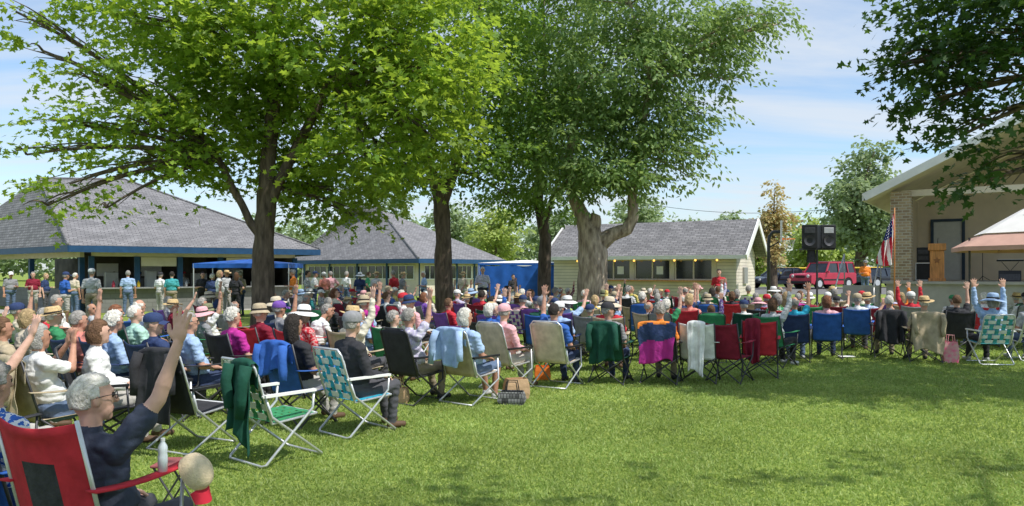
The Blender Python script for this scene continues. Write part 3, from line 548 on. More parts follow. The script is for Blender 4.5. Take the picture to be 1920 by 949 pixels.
# left pavilion
A=V((X(128,29.5),29.5,0)); Bp=V((X(600,35.5),35.5,0)); L1=V((X(-130,42),42,0)); Cc=V((-17,49,0)); r1=V((X(75,36),36,6.2)); r2=V((X(235,38.5),38.5,6.45)); ze=2.77
pv=thing('park_pavilion','long left pavilion with grey hip roof, blue fascia and open serving counter','building',(0,0,0))
e=lambda p:V((p.x,p.y,ze))
b=MB(); b.add([e(A),e(Bp),r2,r1],[(0,1,2,3)]); b.add([e(L1),e(A),r1],[(0,1,2)]); b.add([e(Bp),e(Cc),r2],[(0,1,2)]); b.add([e(Cc),e(L1),r1,r2],[(0,1,2,3)]); b.build('roof',M['shingle'],pv,uv=True)
b=MB(); b.tube([r1+V((0,0,.03)),e(A)+V((0,0,.03))],.05,6); b.tube([r2+V((0,0,.03)),e(Bp)+V((0,0,.03))],.05,6); b.tube([r1+V((0,0,.03)),r2+V((0,0,.03))],.06,6); b.build('ridge_cap',M['shingle'],pv,uv=True)
fascia([L1,A,Bp,Cc],pv,ze-.01)
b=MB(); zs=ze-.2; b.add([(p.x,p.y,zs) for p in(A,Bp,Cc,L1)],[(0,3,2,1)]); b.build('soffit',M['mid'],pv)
fr,Lf=frame(A,Bp); fr=(fr[0]+fr[1]*.9+fr[2]*.9,fr[1],fr[2]); Lf-=1.8
fl_,Ll=frame(L1,A)
b=MB(); b.fbox(fr,0,Lf,0,.16,0,1.0); b.build('counter_wall',M['grayblock'],pv,uv=True)
b=MB(); b.fbox(fr,-.1,Lf+.1,-.28,.3,1.0,1.06); b.build('counter_top',M['steel'],pv)
b=MB(); b.fbox(fr,0,Lf,-.02,.14,2.36,2.57); b.build('header',M['cream'],pv)
for i in range(6):
    b=MB(); a=Lf*i/5; b.fbox(fr,a-.1,a+.1,-.05,.17,1.06 if 0<i<5 else 0,2.36); b.build('post',M['blue'],pv)
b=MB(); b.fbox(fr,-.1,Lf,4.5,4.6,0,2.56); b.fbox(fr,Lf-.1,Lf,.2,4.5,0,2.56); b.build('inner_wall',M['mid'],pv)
b=MB(); b.fbox(fr,Lf*.2+.15,Lf*.4-.15,.02,.08,1.95,2.34); b.build('rolled_shutter',M['cream'],pv); b=MB(); b.fbox(fr,Lf*.63,Lf*.77,.02,.08,1.95,2.34); b.build('rolled_shutter',M['cream'],pv)
for k in range(4):
    b=MB(); b.fbox(fr,Lf*(.08+.22*k),Lf*(.08+.22*k)+.9,4.44,4.48,1.5,2.1); b.build('menu_board',M['white' if k%2 else 'canvas'],pv)
fl2=(fl_[0]+fl_[2]*.9,fl_[1],fl_[2])
b=MB(); b.fbox(fl2,0,Ll-1.2,0,.16,0,.98); b.build('side_counter_wall',M['grayblock'],pv,uv=True)
b=MB(); b.fbox(fl2,0,Ll-1.2,-.02,.14,2.32,2.57); b.build('side_header',M['cream'],pv)
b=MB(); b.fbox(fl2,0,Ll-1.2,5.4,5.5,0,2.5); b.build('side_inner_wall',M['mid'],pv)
for k in range(4):
    b=MB(); a=(Ll-1.3)*(1-k/3.2); b.fbox(fl2,a-.1,a+.1,-.03,.16,0,2.32); b.build('post',M['blue'],pv)
for i,(t,w,h) in enumerate([(.08,.5,.3),(.27,.4,.35),(.5,.6,.25),(.72,.35,.4),(.88,.5,.3)]):
    b=MB(); b.fbox(fr,Lf*t,Lf*t+w,1.4,2.0,0,1.0+h+.4); o=b.build('kitchen_cabinet',M['white' if i%2 else 'steel'],None,bevel=.02); tag(o,['low steel','tall white','wide steel','narrow white','right hand steel'][i]+' cabinet standing inside the left pavilion','cabinet')
for i in range(9):
    p=q(fr,.8+i*.95,-.05,1.06); b=MB(); cn=['red','yellow','white','steel','white','red','steel','yellow','white'][i]
    b.lathe(p,[(.001,0),(.06,0),(.065,.16),(.05,.2),(.022,.23),(.022,.28),(.001,.28)],12); o=b.build('condiment_bottle',M[cn],smooth=True)
    tag(o,f"{cn} squeeze bottle on the pavilion counter, {['first','second','third','fourth','fifth','sixth','seventh','eighth','ninth'][i]} from the left",'bottle','bottles along the serving counter')
# middle pavilion
c2=V((X(785,50),50,0)); l2=V((X(545,60),60,0)); rt2=V((X(948,57),57,0)); bk=V((-11,72,0)); a1=V((X(662,60),60,Z(392,60))); a2=V((X(712,60),60,Z(392,60))); ze2=2.58
mp=thing('park_pavilion','middle pavilion with grey hip roof and blue framed windows','building')
e=lambda p:V((p.x,p.y,ze2))
b=MB(); b.add([e(l2),e(c2),a2,a1],[(0,1,2,3)]); b.add([e(c2),e(rt2),a2],[(0,1,2)]); b.add([e(rt2),e(bk),a1,a2],[(0,1,2,3)]); b.add([e(bk),e(l2),a1],[(0,1,2)]); b.build('roof',M['shingle'],mp,uv=True)
b=MB(); b.tube([a2,e(c2)+V((0,0,.04))],.07,6); b.box((a1+a2)/2,(2.4,.8,.5)); b.build('ridge_cap',M['shingle'],mp,uv=True)
fascia([l2,c2,rt2],mp,ze2-.01,.3); b=MB(); b.add([(p.x,p.y,ze2-.2) for p in(l2,c2,rt2,bk)],[(0,3,2,1)]); b.build('soffit',M['mid'],mp)
def windowed(fr,L,parent,n,z0,z1,wall,t='blue',mull=2,a0=.5,ztop=2.35):
    b=MB(); b.fbox(fr,0,L,0,.2,-.1,ztop); b.build('wall',M[wall],parent,uv=True); w=(L-2*a0)/n
    for i in range(n):
        a=a0+i*w+.1; e_=a+w-.2; b=MB()
        for (p,q_,r,s_) in((a-.06,e_+.06,z0-.06,z0),(a-.06,e_+.06,z1,z1+.06),(a-.06,a,z0,z1),(e_,e_+.06,z0,z1)): b.fbox(fr,p,q_,-.05,.01,r,s_)
        for k in range(1,mull): x=a+(e_-a)*k/mull; b.fbox(fr,x-.025,x+.025,-.045,-.012,z0,z1)
        f=b.build('window',M[t],parent); b=MB(); b.fbox(fr,a,e_,-.01,-.004,z0,z1); b.build('pane',M['glass'],f)
f,L=frame(l2,c2); f=(f[0]+f[2]*1.0+f[1]*.5,f[1],f[2]); windowed(f,L-1.5,mp,5,1.2,2.1,'cream','white',3)
f2,L2=frame(c2,rt2); f2=(f2[0]+f2[2]*1.0+f2[1]*.9,f2[1],f2[2]); windowed(f2,L2-1.5,mp,4,1.2,2.1,'cream','white',3)
for k in range(5):
    b=MB(); a=(L-1.5)*k/4; b.fbox(f,a-.1,a+.1,-.08,-.055,0,2.35); b.build('post',M['blue'],mp)
for k in range(1,5):
    b=MB(); a=(L2-1.5)*k/4; b.fbox(f2,a-.08,a+.08,-.08,-.055,0,2.35); b.build('post',M['blue'],mp)
# concession building
lf=V((X(1035,35),35,0)); rg=V((X(1385,30.8),30.8,0)); f,L=frame(lf,rg); cb=thing('concession_building','cream sided concession building with grey gable roof and three serving windows','building')
D=3.8; zE=2.68; zR=4.0
Q=lambda a,b_,z:V(q(f,a,b_,z))
b=MB(); b.add([Q(-.2,-.5,zE-.28),Q(L+.4,-.5,zE-.28),Q(L+.4,D/2,zR),Q(-.2,D/2,zR),Q(-.2,D+.5,zE-.28),Q(L+.4,D+.5,zE-.28)],[(0,1,2,3),(3,2,5,4)]); b.build('roof',M['shingle'],cb,uv=True)
b=MB(); b.beam(Q(-.2,-.52,zE-.36),Q(L+.4,-.52,zE-.36),.05,.16)
for a in(-.22,L+.43):
    b.beam(Q(a,-.55,zE-.38),Q(a,D/2,zR-.08),.05,.26); b.beam(Q(a,D+.5,zE-.38),Q(a,D/2+.001,zR-.09),.05,.26)
b.build('trim',M['white'],cb)
g0=.1
b=MB(); b.fbox(f,.1,L-.1,0,.12,g0-.3,1.3); b.fbox(f,.1,2.2,0,.12,1.3,2.28); b.fbox(f,L-.9,L-.1,0,.12,1.3,2.28); b.fbox(f,.1,L-.1,0,.12,2.28,2.46); b.build('front_wall',M['siding'],cb,uv=True)
b=MB(); b.add([Q(L-.1,0,0),Q(L-.1,D,0),Q(L-.1,D,2.46),Q(L-.1,D/2,zR-.2),Q(L-.1,0,2.46)],[(0,1,2,3,4)]); b.add([Q(.1,0,0),Q(.1,D,0),Q(.1,D,2.46),Q(.1,D/2,zR-.2),Q(.1,0,2.46)],[(4,3,2,1,0)]); b.fbox(f,.1,L-.1,D-.1,D,0,2.46); b.build('gable_wall',M['siding'],cb,uv=True)
b=MB(); b.fbox(f,.3,L-.3,2.0,2.1,0,2.3); b.build('inner_wall',M['dark'],cb)
b=MB(); b.fbox(f,2.1,L-.8,-.3,.2,1.3,1.35); b.build('serving_shelf',M['wood'],cb)
wn=(L-3.2)/3
for i in range(3):
    a=2.25+i*(wn+.02); b=MB(); W_=wn-.15
    for (p,r_,s_,t_) in((a,a+W_,1.35,1.41),(a,a+W_,2.2,2.28),(a,a+.06,1.41,2.2),(a+W_-.06,a+W_,1.41,2.2),(a+W_/2-.03,a+W_/2+.03,1.41,2.2)): b.fbox(f,p,r_,.0,.1,s_,t_)
    w=b.build('window',M['cream'],cb); b=MB(); b.fbox(f,a+.06,a+W_-.06,.06,.07,1.41,2.2); b.build('pane',M['glass'],w)
    b=MB(); b.fbox(f,a+W_,a+W_+.15,0,.1,1.35,2.28); b.build('window_post',M['cream'],cb)
    if i<2: b=MB(); b.fbox(f,a+1.0,a+1.3,.03,.05,1.6,1.95); b.build('notice',M['white'],w)
for i in range(8):
    a=1.5+i*.9; p=Q(a,-.42,2.2); b=MB(); b.ell(p,.05,0,None,8,6); b.tube([p,p+V((0,0,.12))],.012,5); b.build('light_bulb',M['bulb'],cb,smooth=True)
b=MB(); b.fbox(f,L-.12,L-.02,1.2,1.9,1.2,1.9); b.build('electrical_box',M['steel'],cb)
# bandshell
o0=V((X(1690,24),24,0)); u=V((.83,-.56,0)).normalized(); v=V((-u.y,u.x,0)); f=(o0,u,v); st=thing('bandshell','open fronted cream bandshell with gabled roof and stone pillar at right','building'); zf=1.42
Q=lambda a,b_,z:V(q(f,a,b_,z)); zl=4.2; sl=.5; pk=6.2; OH=.95
zr=lambda a:zl+sl*(a+OH) if a<pk else zl+sl*(pk+OH)-sl*(a-pk)
b=MB(); b.fbox(f,-.4,13,-.3,7,0,zf-.08); b.build('stage_base',M['concrete'],st)
b=MB(); b.fbox(f,-.5,13.1,-.4,7,zf-.08,zf); b.build('stage_floor',mat('stage_floor_paint',(.4,.38,.35),.8,.1,3),st)
b=MB(); R_=2*pk+OH
for (a0,a1) in((-OH,pk),(pk,R_)):
    b.add([Q(a0,-1.0,zr(a0)),Q(a1,-1.0,zr(a1)),Q(a1,6.2,zr(a1)),Q(a0,6.2,zr(a0))],[(0,1,2,3)])
b.build('roof',M['shingle'],st,uv=True)
b=MB()
for (a0,a1) in((-OH,pk),(pk,R_)): b.add([Q(a0,-.95,zr(a0)-.22),Q(a1,-.95,zr(a1)-.22),Q(a1,6,zr(a1)-.22),Q(a0,6,zr(a0)-.22)],[(3,2,1,0)])
b.build('ceiling',M['cream'],st)
b=MB()
for (a0,a1) in((-OH,pk),(pk,R_)): b.beam(Q(a0,-1.0,zr(a0)-.11),Q(a1,-1.0,zr(a1)-.11),.06,.24)
b.beam(Q(-OH-.03,-1.0,zl-.11),Q(-OH-.03,6.2,zl-.11),.05,.22); b.build('trim',M['white'],st)
b=MB(); b.add([Q(-.1,5,zf),Q(12.6,5,zf),Q(12.6,5,zr(12.6)-.24),Q(pk,5,zr(pk)-.24),Q(-.1,5,zr(-.1)-.24)],[(0,1,2,3,4)]); b.fbox(f,-.15,0,.4,5,zf,zr(-.1)-.3); b.fbox(f,12.5,12.6,.4,5,zf,zr(12.5)-.3); b.build('wall',M['tan'],st)
b=MB(); b.fbox(f,0,12.5,-.1,.15,zr(0)-.55,zr(0)-.35); b.build('cross_beam',M['cream'],st)
b=MB(); b.fbox(f,-.28,.3,-.28,.3,zf,zr(0)-.4); b.build('stone_pillar',M['stone'],st,uv=True)
b=MB(); b.fbox(f,.42,.52,4.9,4.99,zf,zf+2.15); b.fbox(f,1.42,1.52,4.9,4.99,zf,zf+2.15); b.fbox(f,.42,1.52,4.9,4.99,zf+2.15,zf+2.25); dr=b.build('door_frame',mat('dark_slate_trim',(.03,.05,.08),.6),st)
b=MB(); b.fbox(f,.52,1.42,4.95,4.985,zf,zf+2.15); dd=b.build('door',mat('grey_door',(.5,.49,.46),.6,.06),st,bevel=.005); b=MB(); b.ell(Q(1.32,4.92,zf+1.0),.035); b.build('handle',M['steel'],dd,smooth=True)
b=MB()
for k in range(5): b.fbox(f,-1.7,-.6,-.6+.3*k-.9,-.3+.3*k-.9,0,.26*(k+1)*.98)
b.build('steps',M['concrete'],st)
b=MB()
for a in(-1.7,-.6): b.tube([Q(a,-1.5,1.25),Q(a,0,2.3)],.025,6); b.tube([Q(a,-1.45,.2),Q(a,-1.45,1.25)],.02,6); b.tube([Q(a,0,1.0),Q(a,0,2.3)],.02,6)
b.build('handrail',M['steel'],st,smooth=True)
pL=Q(.98,.3,zf); lec=thing('lectern','honey wood lectern with a carved emblem standing on the bandshell stage','lectern',pL,math.radians(-120))
b=MB(); b.box((0,0,.05),(.44,.48,.1)); b.box((0,0,.53),(.34,.4,.9)); b.build('body',M['wood'],lec,bevel=.01)
b=MB(); b.hexa([(-.22,-.25,.98),(.22,-.25,.98),(.22,.25,.98),(-.22,.25,.98),(-.22,-.25,1.06),(.22,-.25,1.2),(.22,.25,1.2),(-.22,.25,1.06)]); b.build('slanted_top',M['wood'],lec,bevel=.01)
b=MB(); pts=[]
for k in range(10): a=math.pi/2+k*math.pi/5; rr_=.11 if k%2==0 else .055; pts.append((.175,rr_*math.cos(a),.66+rr_*math.sin(a)))
b.add(pts,[tuple(range(10))]); b.build('emblem',mat('carved_emblem',(.26,.11,.04),.6),lec,solid=.012)
b=MB(); b.tube([(-.05,0,1.15),(-.05,.02,1.3),(.0,.03,1.38)],.008,5); b.build('microphone',M['plastic'],lec)
pR=Q(.56,.8,zf); rk=thing('equipment_rack','black sound rack with white edged case beside the lectern','rack',pR,-.55)
b=MB(); b.box((0,0,.3),(.42,.45,.56)); b.box((0,0,.85),(.38,.42,.48)); b.build('case',M['plastic'],rk,bevel=.015)
b=MB()
for z in(.03,.58): b.box((0,-.23,z),(.44,.012,.025))
for x in(-.21,.21): b.box((x,-.232,.3),(.025,.012,.56))
b.build('edging',M['alu'],rk)
b=MB()
for z in(.75,.95): b.box((0,-.215,z),(.3,.012,.12))
b.build('panel',M['darkmetal'],rk)
for i,(a,bb,nm,lb) in enumerate([(2.9,3.4,'keyboard_stand','keyboard on a folding stand at the stage centre'),(4.0,3.3,'drum_kit','silver drum kit on the stage beyond the canopy'),(2.9,1.4,'monitor_speaker','low wedge monitor speaker at the stage lip'),(2.1,3.8,'music_stand','thin black music stand behind the lectern')]):
    p=Q(a,bb,zf); t=thing(nm,lb,nm.split('_')[0],p,-.6)
    if i==0:
        t.scale=(.7,.8,.8); b=MB(); b.box((0,0,.85),(1.1,.3,.07)); b.build('keyboard',M['plastic'],t,bevel=.01); b=MB(); b.box((0,-.05,.9),(1.0,.14,.02)); b.build('keys',M['white'],t); b=MB(); b.tube([(-.35,0,0),(.35,0,.8)],.014,6); b.tube([(.35,0,0),(-.35,0,.8)],.014,6); b.build('stand',M['darkmetal'],t)
    elif i==1:
        for nm2,c,r_,h,m_ in(('bass_drum',(0,0,.3),.28,.35,'white'),('floor_tom',(.45,.1,.4),.2,.4,'white'),('snare_drum',(-.4,.1,.6),.18,.14,'steel')):
            b=MB(); b.lathe((c[0],c[1],c[2]-h/2),[(.001,0),(r_,0),(r_,h),(.001,h)],18); b.build(nm2,M[m_],t)
        for s in(-.5,.5):
            b=MB(); b.tube([(s,.2,0),(s,.2,1.15)],.012,5); b.lathe((s,.2,1.15),[(.001,.03),(.2,0),(.001,.025)],18); b.build('cymbal',M['yellow'],t)
    elif i==2:
        b=MB(); b.hexa([(-.3,-.2,0),(.3,-.2,0),(.3,.2,0),(-.3,.2,0),(-.3,-.05,.34),(.3,-.05,.34),(.3,.2,.34),(-.3,.2,.34)]); b.build('cabinet',M['plastic'],t,bevel=.01); b=MB(); b.add([(-.27,-.195,.03),(.27,-.195,.03),(.27,-.06,.31),(-.27,-.06,.31)],[(0,1,2,3)]); b.build('grille',M['darkmetal'],t)
    else:
        b=MB(); b.tube([(0,0,0),(0,0,1.1)],.012,5)
        for k in range(3): a_=k*2.1; b.tube([(0,0,.15),(.22*math.cos(a_),.22*math.sin(a_),0)],.01,5)
        b.build('pole',M['plastic'],t); b=MB(); b.box((0,0,1.15),(.45,.03,.3)); b.build('desk',M['plastic'],t)
# flag
fg=thing('flag','united states flag hanging from a pole left of the stone pillar','flag',(X(1676,22.4),22.4,0))
b=MB(); b.tube([(0,0,0),(.02,0,2.0),(.02,0,3.65)],[.025,.02,.018],8); b.lathe((0,0,0),[(.001,.0),(.22,0),(.22,.04),(.03,.06),(.03,.1)],16); b.build('pole',M['wood'],fg,smooth=True)
def ff(uu,vv): 
    w=.5*(.35+.65*vv**.7); x=-uu*w; return (x+.03*math.sin(vv*5),.06*math.sin(uu*13+vv*2)*(.4+vv)-.03,3.5-1.5*vv-.4*uu*(1-vv)-.12*math.sin(uu*3.1)*vv)
b=MB(); b.grid(54,40,ff,lambda a_,v_:2 if (v_<.4 and a_>.35) else (0 if int(a_*7+v_*4)%2==0 else 1))
for i in range(5):
    for j in range(5):
        uu=.42+.12*i;vv=.05+.075*j; p=V(ff(uu,vv)); b.ell(p+V((0,-.004,0)),(.014,.008,.014),1,None,6,4)
b.build('banner',[M['flagred'],M['white'],M['flagblue']],fg,smooth=True)
# speakers on stand
ps=V((X(1532,21),21,0)); stn=thing('speaker_stand','black tripod stand carrying the two loudspeakers','stand',(ps.x,ps.y,0))
b=MB(); b.tube([(0,0,0),(0,0,2.35)],.03,8); b.build('pole',M['darkmetal'],stn); b=MB(); b.grid(20,4,lambda a,c:(-.16+.10*math.cos(a*6.28)*(1.2-.2*c)+.015*math.sin(a*40),.06*math.sin(a*6.28),1.98+.36*c)); b.build('hanging_cloth',M['black'],stn,smooth=True); b=MB(); b.box((0,0,2.36),(.9,.3,.04)); b.build('shelf',M['plastic'],stn)
b=MB()
for k in range(3): a=k*2.1+.3; b.tube([(0,0,.9),(.6*math.cos(a),.6*math.sin(a),.02)],.018,6)
b.build('tripod',M['darkmetal'],stn)
for s,nm in((-1,'left'),(1,'right')):
    sp=thing('loudspeaker',nm+' hand black loudspeaker on top of the tall stand','speaker',(ps.x+s*.235,ps.y,2.38),s*.15-.1,'pair of loudspeakers')
    b=MB(); b.hexa([(-.21,-.2,0),(.21,-.2,0),(.15,.2,0),(-.15,.2,0),(-.21,-.2,.66),(.21,-.2,.66),(.15,.2,.66),(-.15,.2,.66)]); b.build('cabinet',M['plastic'],sp,bevel=.015)
    b=MB(); b.lathe((0,0,0),[(.001,.0),(.05,.0),(.14,.03),(.15,.035)],20); w=b.build('woofer',M['darkmetal'],sp,smooth=True); w.rotation_euler=(math.pi/2,0,0); w.location=(0,-.19,.22)
    b=MB(); b.box((0,-.205,.5),(.28,.02,.16)); b.build('horn',M['steel' if s>0 else 'darkmetal'],sp,bevel=.01)
# basketball hoop
bh=thing('basketball_hoop','basketball hoop with clear backboard and curved dark pole','basketball hoop',(X(1441,30),30,gz(X(1441,30),30)),-.35)
b=MB(); b.tube([(0,0,0),(0,0,2.7),(.03,0,3.05),(.15,0,3.25),(.45,0,3.25)],.065,8); b.tube([(0,0,2.6),(.4,0,2.85)],.03,6); b.build('pole',M['darkmetal'],bh,smooth=True)
b=MB(); b.box((.5,0,3.25),(.04,1.1,.85)); b.build('backboard',M['plate'],bh); b=MB()
for s in(-1,1): b.box((.475,s*.53,3.25),(.05,.04,.85))
for z in(2.84,3.66): b.box((.475,0,z),(.05,1.1,.04))
b.build('backboard_frame',M['white'],bh)
b=MB(); b.tube([(.78+.22*math.cos(a),.22*math.sin(a),2.95) for a in np.linspace(0,6.28,21)],.012,5); b.box((.55,0,2.95),(.06,.12,.08)); rim=b.build('rim',M['orange'],bh); b=MB()
for k in range(12):
    a=k*math.pi/6
    for sg in(-1,1): b.tube([(.78+.22*math.cos(a),.22*math.sin(a),2.95),(.78+.14*math.cos(a+sg*.6),.14*math.sin(a+sg*.6),2.55)],.005,4)
b.build('net',M['white'],rim)
# cars
def car(name,label,loc,rz,paint,suv=True):
    t=thing(name,label,'car',loc,rz,None); L_,W,Hh=(4.4,1.8,1.8) if suv else (4.4,1.75,1.42); hz=1.08 if suv else .85; hb=.98 if suv else .7
    prof=[(-2.2,.4),(-2.2,hz-.05),(-2.1,hz),(.75,hz),(.85,hz-.01),(2.05,hb+.02),(2.18,hb-.08),(2.2,.4),(1.85,.3)]+[(1.4+.42*math.cos(a),.36+.40*math.sin(a)) for a in np.linspace(0,math.pi,9)]+[(.9,.3),(-.9,.3)]+[(-1.4+.42*math.cos(a),.36+.40*math.sin(a)) for a in np.linspace(0,math.pi,9)]+[(-1.9,.3)]
    b=MB(); n_=len(prof)
    for s in(-1,1): b.v+=[(x,s*W/2,z) for x,z in prof]
    b.f=[tuple(range(n_)),tuple(range(2*n_-1,n_-1,-1))]+[(i,(i+1)%n_,n_+(i+1)%n_,n_+i)[::-1] for i in range(n_)]; b.m=[0]*len(b.f); b.build('body',M[paint],t,bevel=.03)
    x0,x1,x2,x3=(-2.1,.75,.3,-2.0) if suv else (-1.6,.9,.15,-1.0); w1=W/2-.03; w2=W/2-.16
    b=MB(); b.hexa([(x0,-w1,hz),(x1,-w1,hz),(x1,w1,hz),(x0,w1,hz),(x3,-w2,Hh-.06),(x2,-w2,Hh-.06),(x2,w2,Hh-.06),(x3,w2,Hh-.06)]); b.build('window',M['glass'],t)
    b=MB(); b.box(((x2+x3)/2,0,Hh-.05),(x2-x3+.08,2*w2+.06,.12)); b.build('roof',M[paint],t,bevel=.03)
    b=MB()
    for s in(-1,1):
        for xa,xb in((x1,x2),(-.45,-.5),(x0,x3),(-1.35 if suv else -1.2,-1.35 if suv else -1.0)): b.beam((xa,s*w1,hz),(xb,s*w2,Hh-.05),.06,.12)
    b.build('pillars',M[paint],t)
    if suv:
        b=MB()
        for s in(-1,1): b.tube([(-1.8,s*(w2-.05),Hh+.04),(0,s*(w2-.05),Hh+.04)],.02,6)
        b.build('roof_rack',M['darkmetal'],t)
    for x in(-1.4,1.4):
        for s in(-1,1):
            b=MB(); b.tube([(x,s*(W/2-.2),.36),(x,s*(W/2+.01),.36)],.36,20); w=b.build('wheel',M['rubber'],t,bevel=.03); b=MB(); b.tube([(x,s*(W/2-.02),.36),(x,s*(W/2+.025),.36)],.22,14); b.build('rim',M['alu'],w)
    for s in(-1,1):
        b=MB(); b.ell((2.17,s*.62,hb-.13),(.06,.12,.11)); b.build('headlight',M['redlamp'],t,smooth=True)
        b=MB(); b.box((.7,s*(W/2+.09),hz+.06),(.12,.18,.13)); b.build('mirror',M[paint],t,bevel=.02)
    b=MB(); b.box((2.19,0,.45),(.14,W-.1,.16)); b.build('bumper',M['plastic'],t,bevel=.03)
    b=MB()
    for s in(-1,1): b.box((-.2,s*(W/2+.005),.62),(2.4,.02,.09))
    b.build('side_trim',M['plastic'],t)
    b=MB()
    for k in range(7): b.box((2.205,-.33+.11*k,hb-.15),(.03,.06,.18))
    b.build('grille',M['plastic'],t)
    return t
g=G(1543,50); car('parked_car','bright red boxy sport utility vehicle parked behind the crowd',g,math.radians(208),'red')
g=G(1462,52); car('parked_car','dark low car parked just left of the red vehicle',g,math.radians(200),'navycar',False)
g=G(1655,54); car('parked_car','dark low car mostly hidden behind the flag and steps',g,math.radians(20),'navycar',False)
b=MB(); xa=X(1460,55); xb=X(1660,55)
yr=thing('barrier_rail','yellow topped fence rail behind the parked cars','fence',(xa,57.5,.55)); b.tube([(0,0,1.4),(xb-xa+1,0,1.45)],.06,6); b.build('top_rail',M['yellow'],yr)
for k in range(5): b=MB(); b.tube([(k*2,0,0),(k*2,0,1.4)],.04,6); b.build('post',M['steel'],yr)
b=MB(); p0=V((X(1205,60),60,Z(381,60))); p1=V((X(1900,60),60,Z(300,60))); b.tube([p0.lerp(p1,t)-V((0,0,2.2*4*t*(1-t))) for t in [i/24 for i in range(25)]],.022,4); o=b.build('power_line',M['plastic']); tag(o,'thin power line sagging across the sky right of the pale barked tree','wire')
# tents
def canopy(label,px,d,w,ze_,zp,m,sides=(),rz=0,name='canopy_tent',val=None,cat='tent',dv=.22,dp=None):
    x=X(px,d); t=thing(name,label,cat,(x,d,0),rz); h=w/2; hy=(dp or w)/2; b=MB(); cs=[(-h,-hy),(h,-hy),(h,hy),(-h,hy)]
    b.v=[(c[0],c[1],ze_) for c in cs]+[(0,0,zp)]; b.f=[(0,1,4),(1,2,4),(2,3,4),(3,0,4)]; b.m=[0]*4; b.build('canopy',M[m],t,solid=.01)
    b=MB()
    for k in range(4): p,r=cs[k],cs[(k+1)%4]; b.grid(12,1,lambda u,v_:(p[0]+(r[0]-p[0])*u,p[1]+(r[1]-p[1])*u,ze_-dv*v_))
    b.build('valance',M[val or m],t)
    for c in cs: b=MB(); b.tube([(c[0]*.98,c[1]*.98,0),(c[0]*.98,c[1]*.98,ze_)],.022,6); b.build('leg',M['alu'],t)
    for k in sides:
        p,r=cs[k],cs[(k+1)%4]; b=MB(); b.grid(40,8,lambda u,v_:(p[0]+(r[0]-p[0])*u,p[1]+(r[1]-p[1])*u+.03*math.sin(u*17+v_*2)+.02*math.sin(u*41),(ze_-dv-.01-.07*math.sin(u*math.pi*3)**2)*(1-v_)+.02)); b.build('side_wall',M['bluetarp'],t,smooth=True)
canopy('blue pop up canopy behind the forked maple trunk',468,28.5,3.6,2.02,2.2,'bluetarp',dv=.16,dp=1.8)
canopy('long low canopy with blue tarp walls and narrow white top beside the middle pavilion',985,38,4.6,2.14,2.3,'canvas',(0,1,3),-.06,val='bluetarp',dp=2.4,dv=.1)
um=thing('market_canopy','wide canopy with white top and dusty pink lower edge at the right frame edge','tent',(X(1990,17.5),17.5,0))
b=MB(); b.lathe((0,0,0),[(2.3,2.22),(2.3,2.32),(1.75,2.62)],8,0); b.lathe((0,0,0),[(1.8,2.63),(.8,3.22),(.001,3.6)],8,1); b.build('canopy',[M['terra'],M['canvas']],um,solid=.01)
for k in range(4):
    a=math.pi/4+k*math.pi/2+.35; b=MB(); b.tube([(1.85*math.cos(a),1.85*math.sin(a),0),(1.85*math.cos(a),1.85*math.sin(a),2.56)],.025,8); b.build('leg',M['darkmetal'],um)
b=MB()
for k in range(8): a=k*math.pi/4; b.tube([(0,0,3.5),(1.75*math.cos(a),1.75*math.sin(a),2.6),(2.25*math.cos(a),2.25*math.sin(a),2.29)],.012,4)
b.build('ribs',M['darkmetal'],um)
print('buildings',time.time()-T0)
# ---------------------------------------------------------------- crowd
used=set(); pos=[]; SCL=1.125
def face(x,y): return math.atan2(31-y,12.5-x)
def seatd(px,d,shirt,head,key,ck,cc,da=0,c2=None,pat=1.,gl=False,s=1.,light=False,pa=None):
    x=X(px,d); z=gz(x,d); a=face(x,d)+math.radians(da); used.add((shirt,head)); pos.append((x,d))
    person((x,d,z),a+(pa if pa is not None else 0),shirt,head,key,f"seated person in {'patterned ' if pat<1 else ''}{shirt} shirt with {head}, {POSE[key]}",'seated audience',s,pat,gl)
    chair(ck,(x,d,z),a,cc,f"{cc} {KN[ck]} under the {shirt} shirted person with {head}",max(s,.96),c2,'audience chairs',light)
    return (x,d,z),a
def seat(px,d,*a,**k): return seatd(px,d*SCL,*a,**k)
def gar(sa,name,label,col,**k): return garment(name,label,sa[0],sa[1],col,**k)
# hero
hx,hd=X(190,3.78),3.78; ha=math.radians(70); hs=1.0; pos.append((hx,hd))
person((hx,hd,-.02),ha,'navy','short white hair','hero','nearest seated person in dark navy shirt with white hair, right arm raised high','seated audience',hs,1,True).color=(.045,.055,.085,1)
c=chair('camp',(hx,hd,0),ha,'red','red and black camp chair nearest the viewpoint at lower left',1.0,'red','audience chairs',True); c.scale=(1.0,.98,1.13)
lx,ld=X(20,4.5),4.5; pos.append((lx,ld)); person((lx,ld,-.02),math.radians(72),'royal blue','curly grey hair','lap','seated person in blue and white patterned blouse at the far left edge','seated audience',.97,.1)
chair('camp',(lx,ld,0),math.radians(72),'royal blue','blue camp chair cut by the left edge beside the red one',.95,None,'audience chairs')
garment('jacket','bright blue jacket hung on the leftmost near chair',(lx,ld,0),math.radians(72),'royal blue',seed=3,s=.95,zt=.8,bl=.6)
Rz=Matrix.Rotation(ha,3,'Z')
def onarm(x,y,z): return V((hx,hd,0))+Rz@V((x,y*.98,z*1.13))
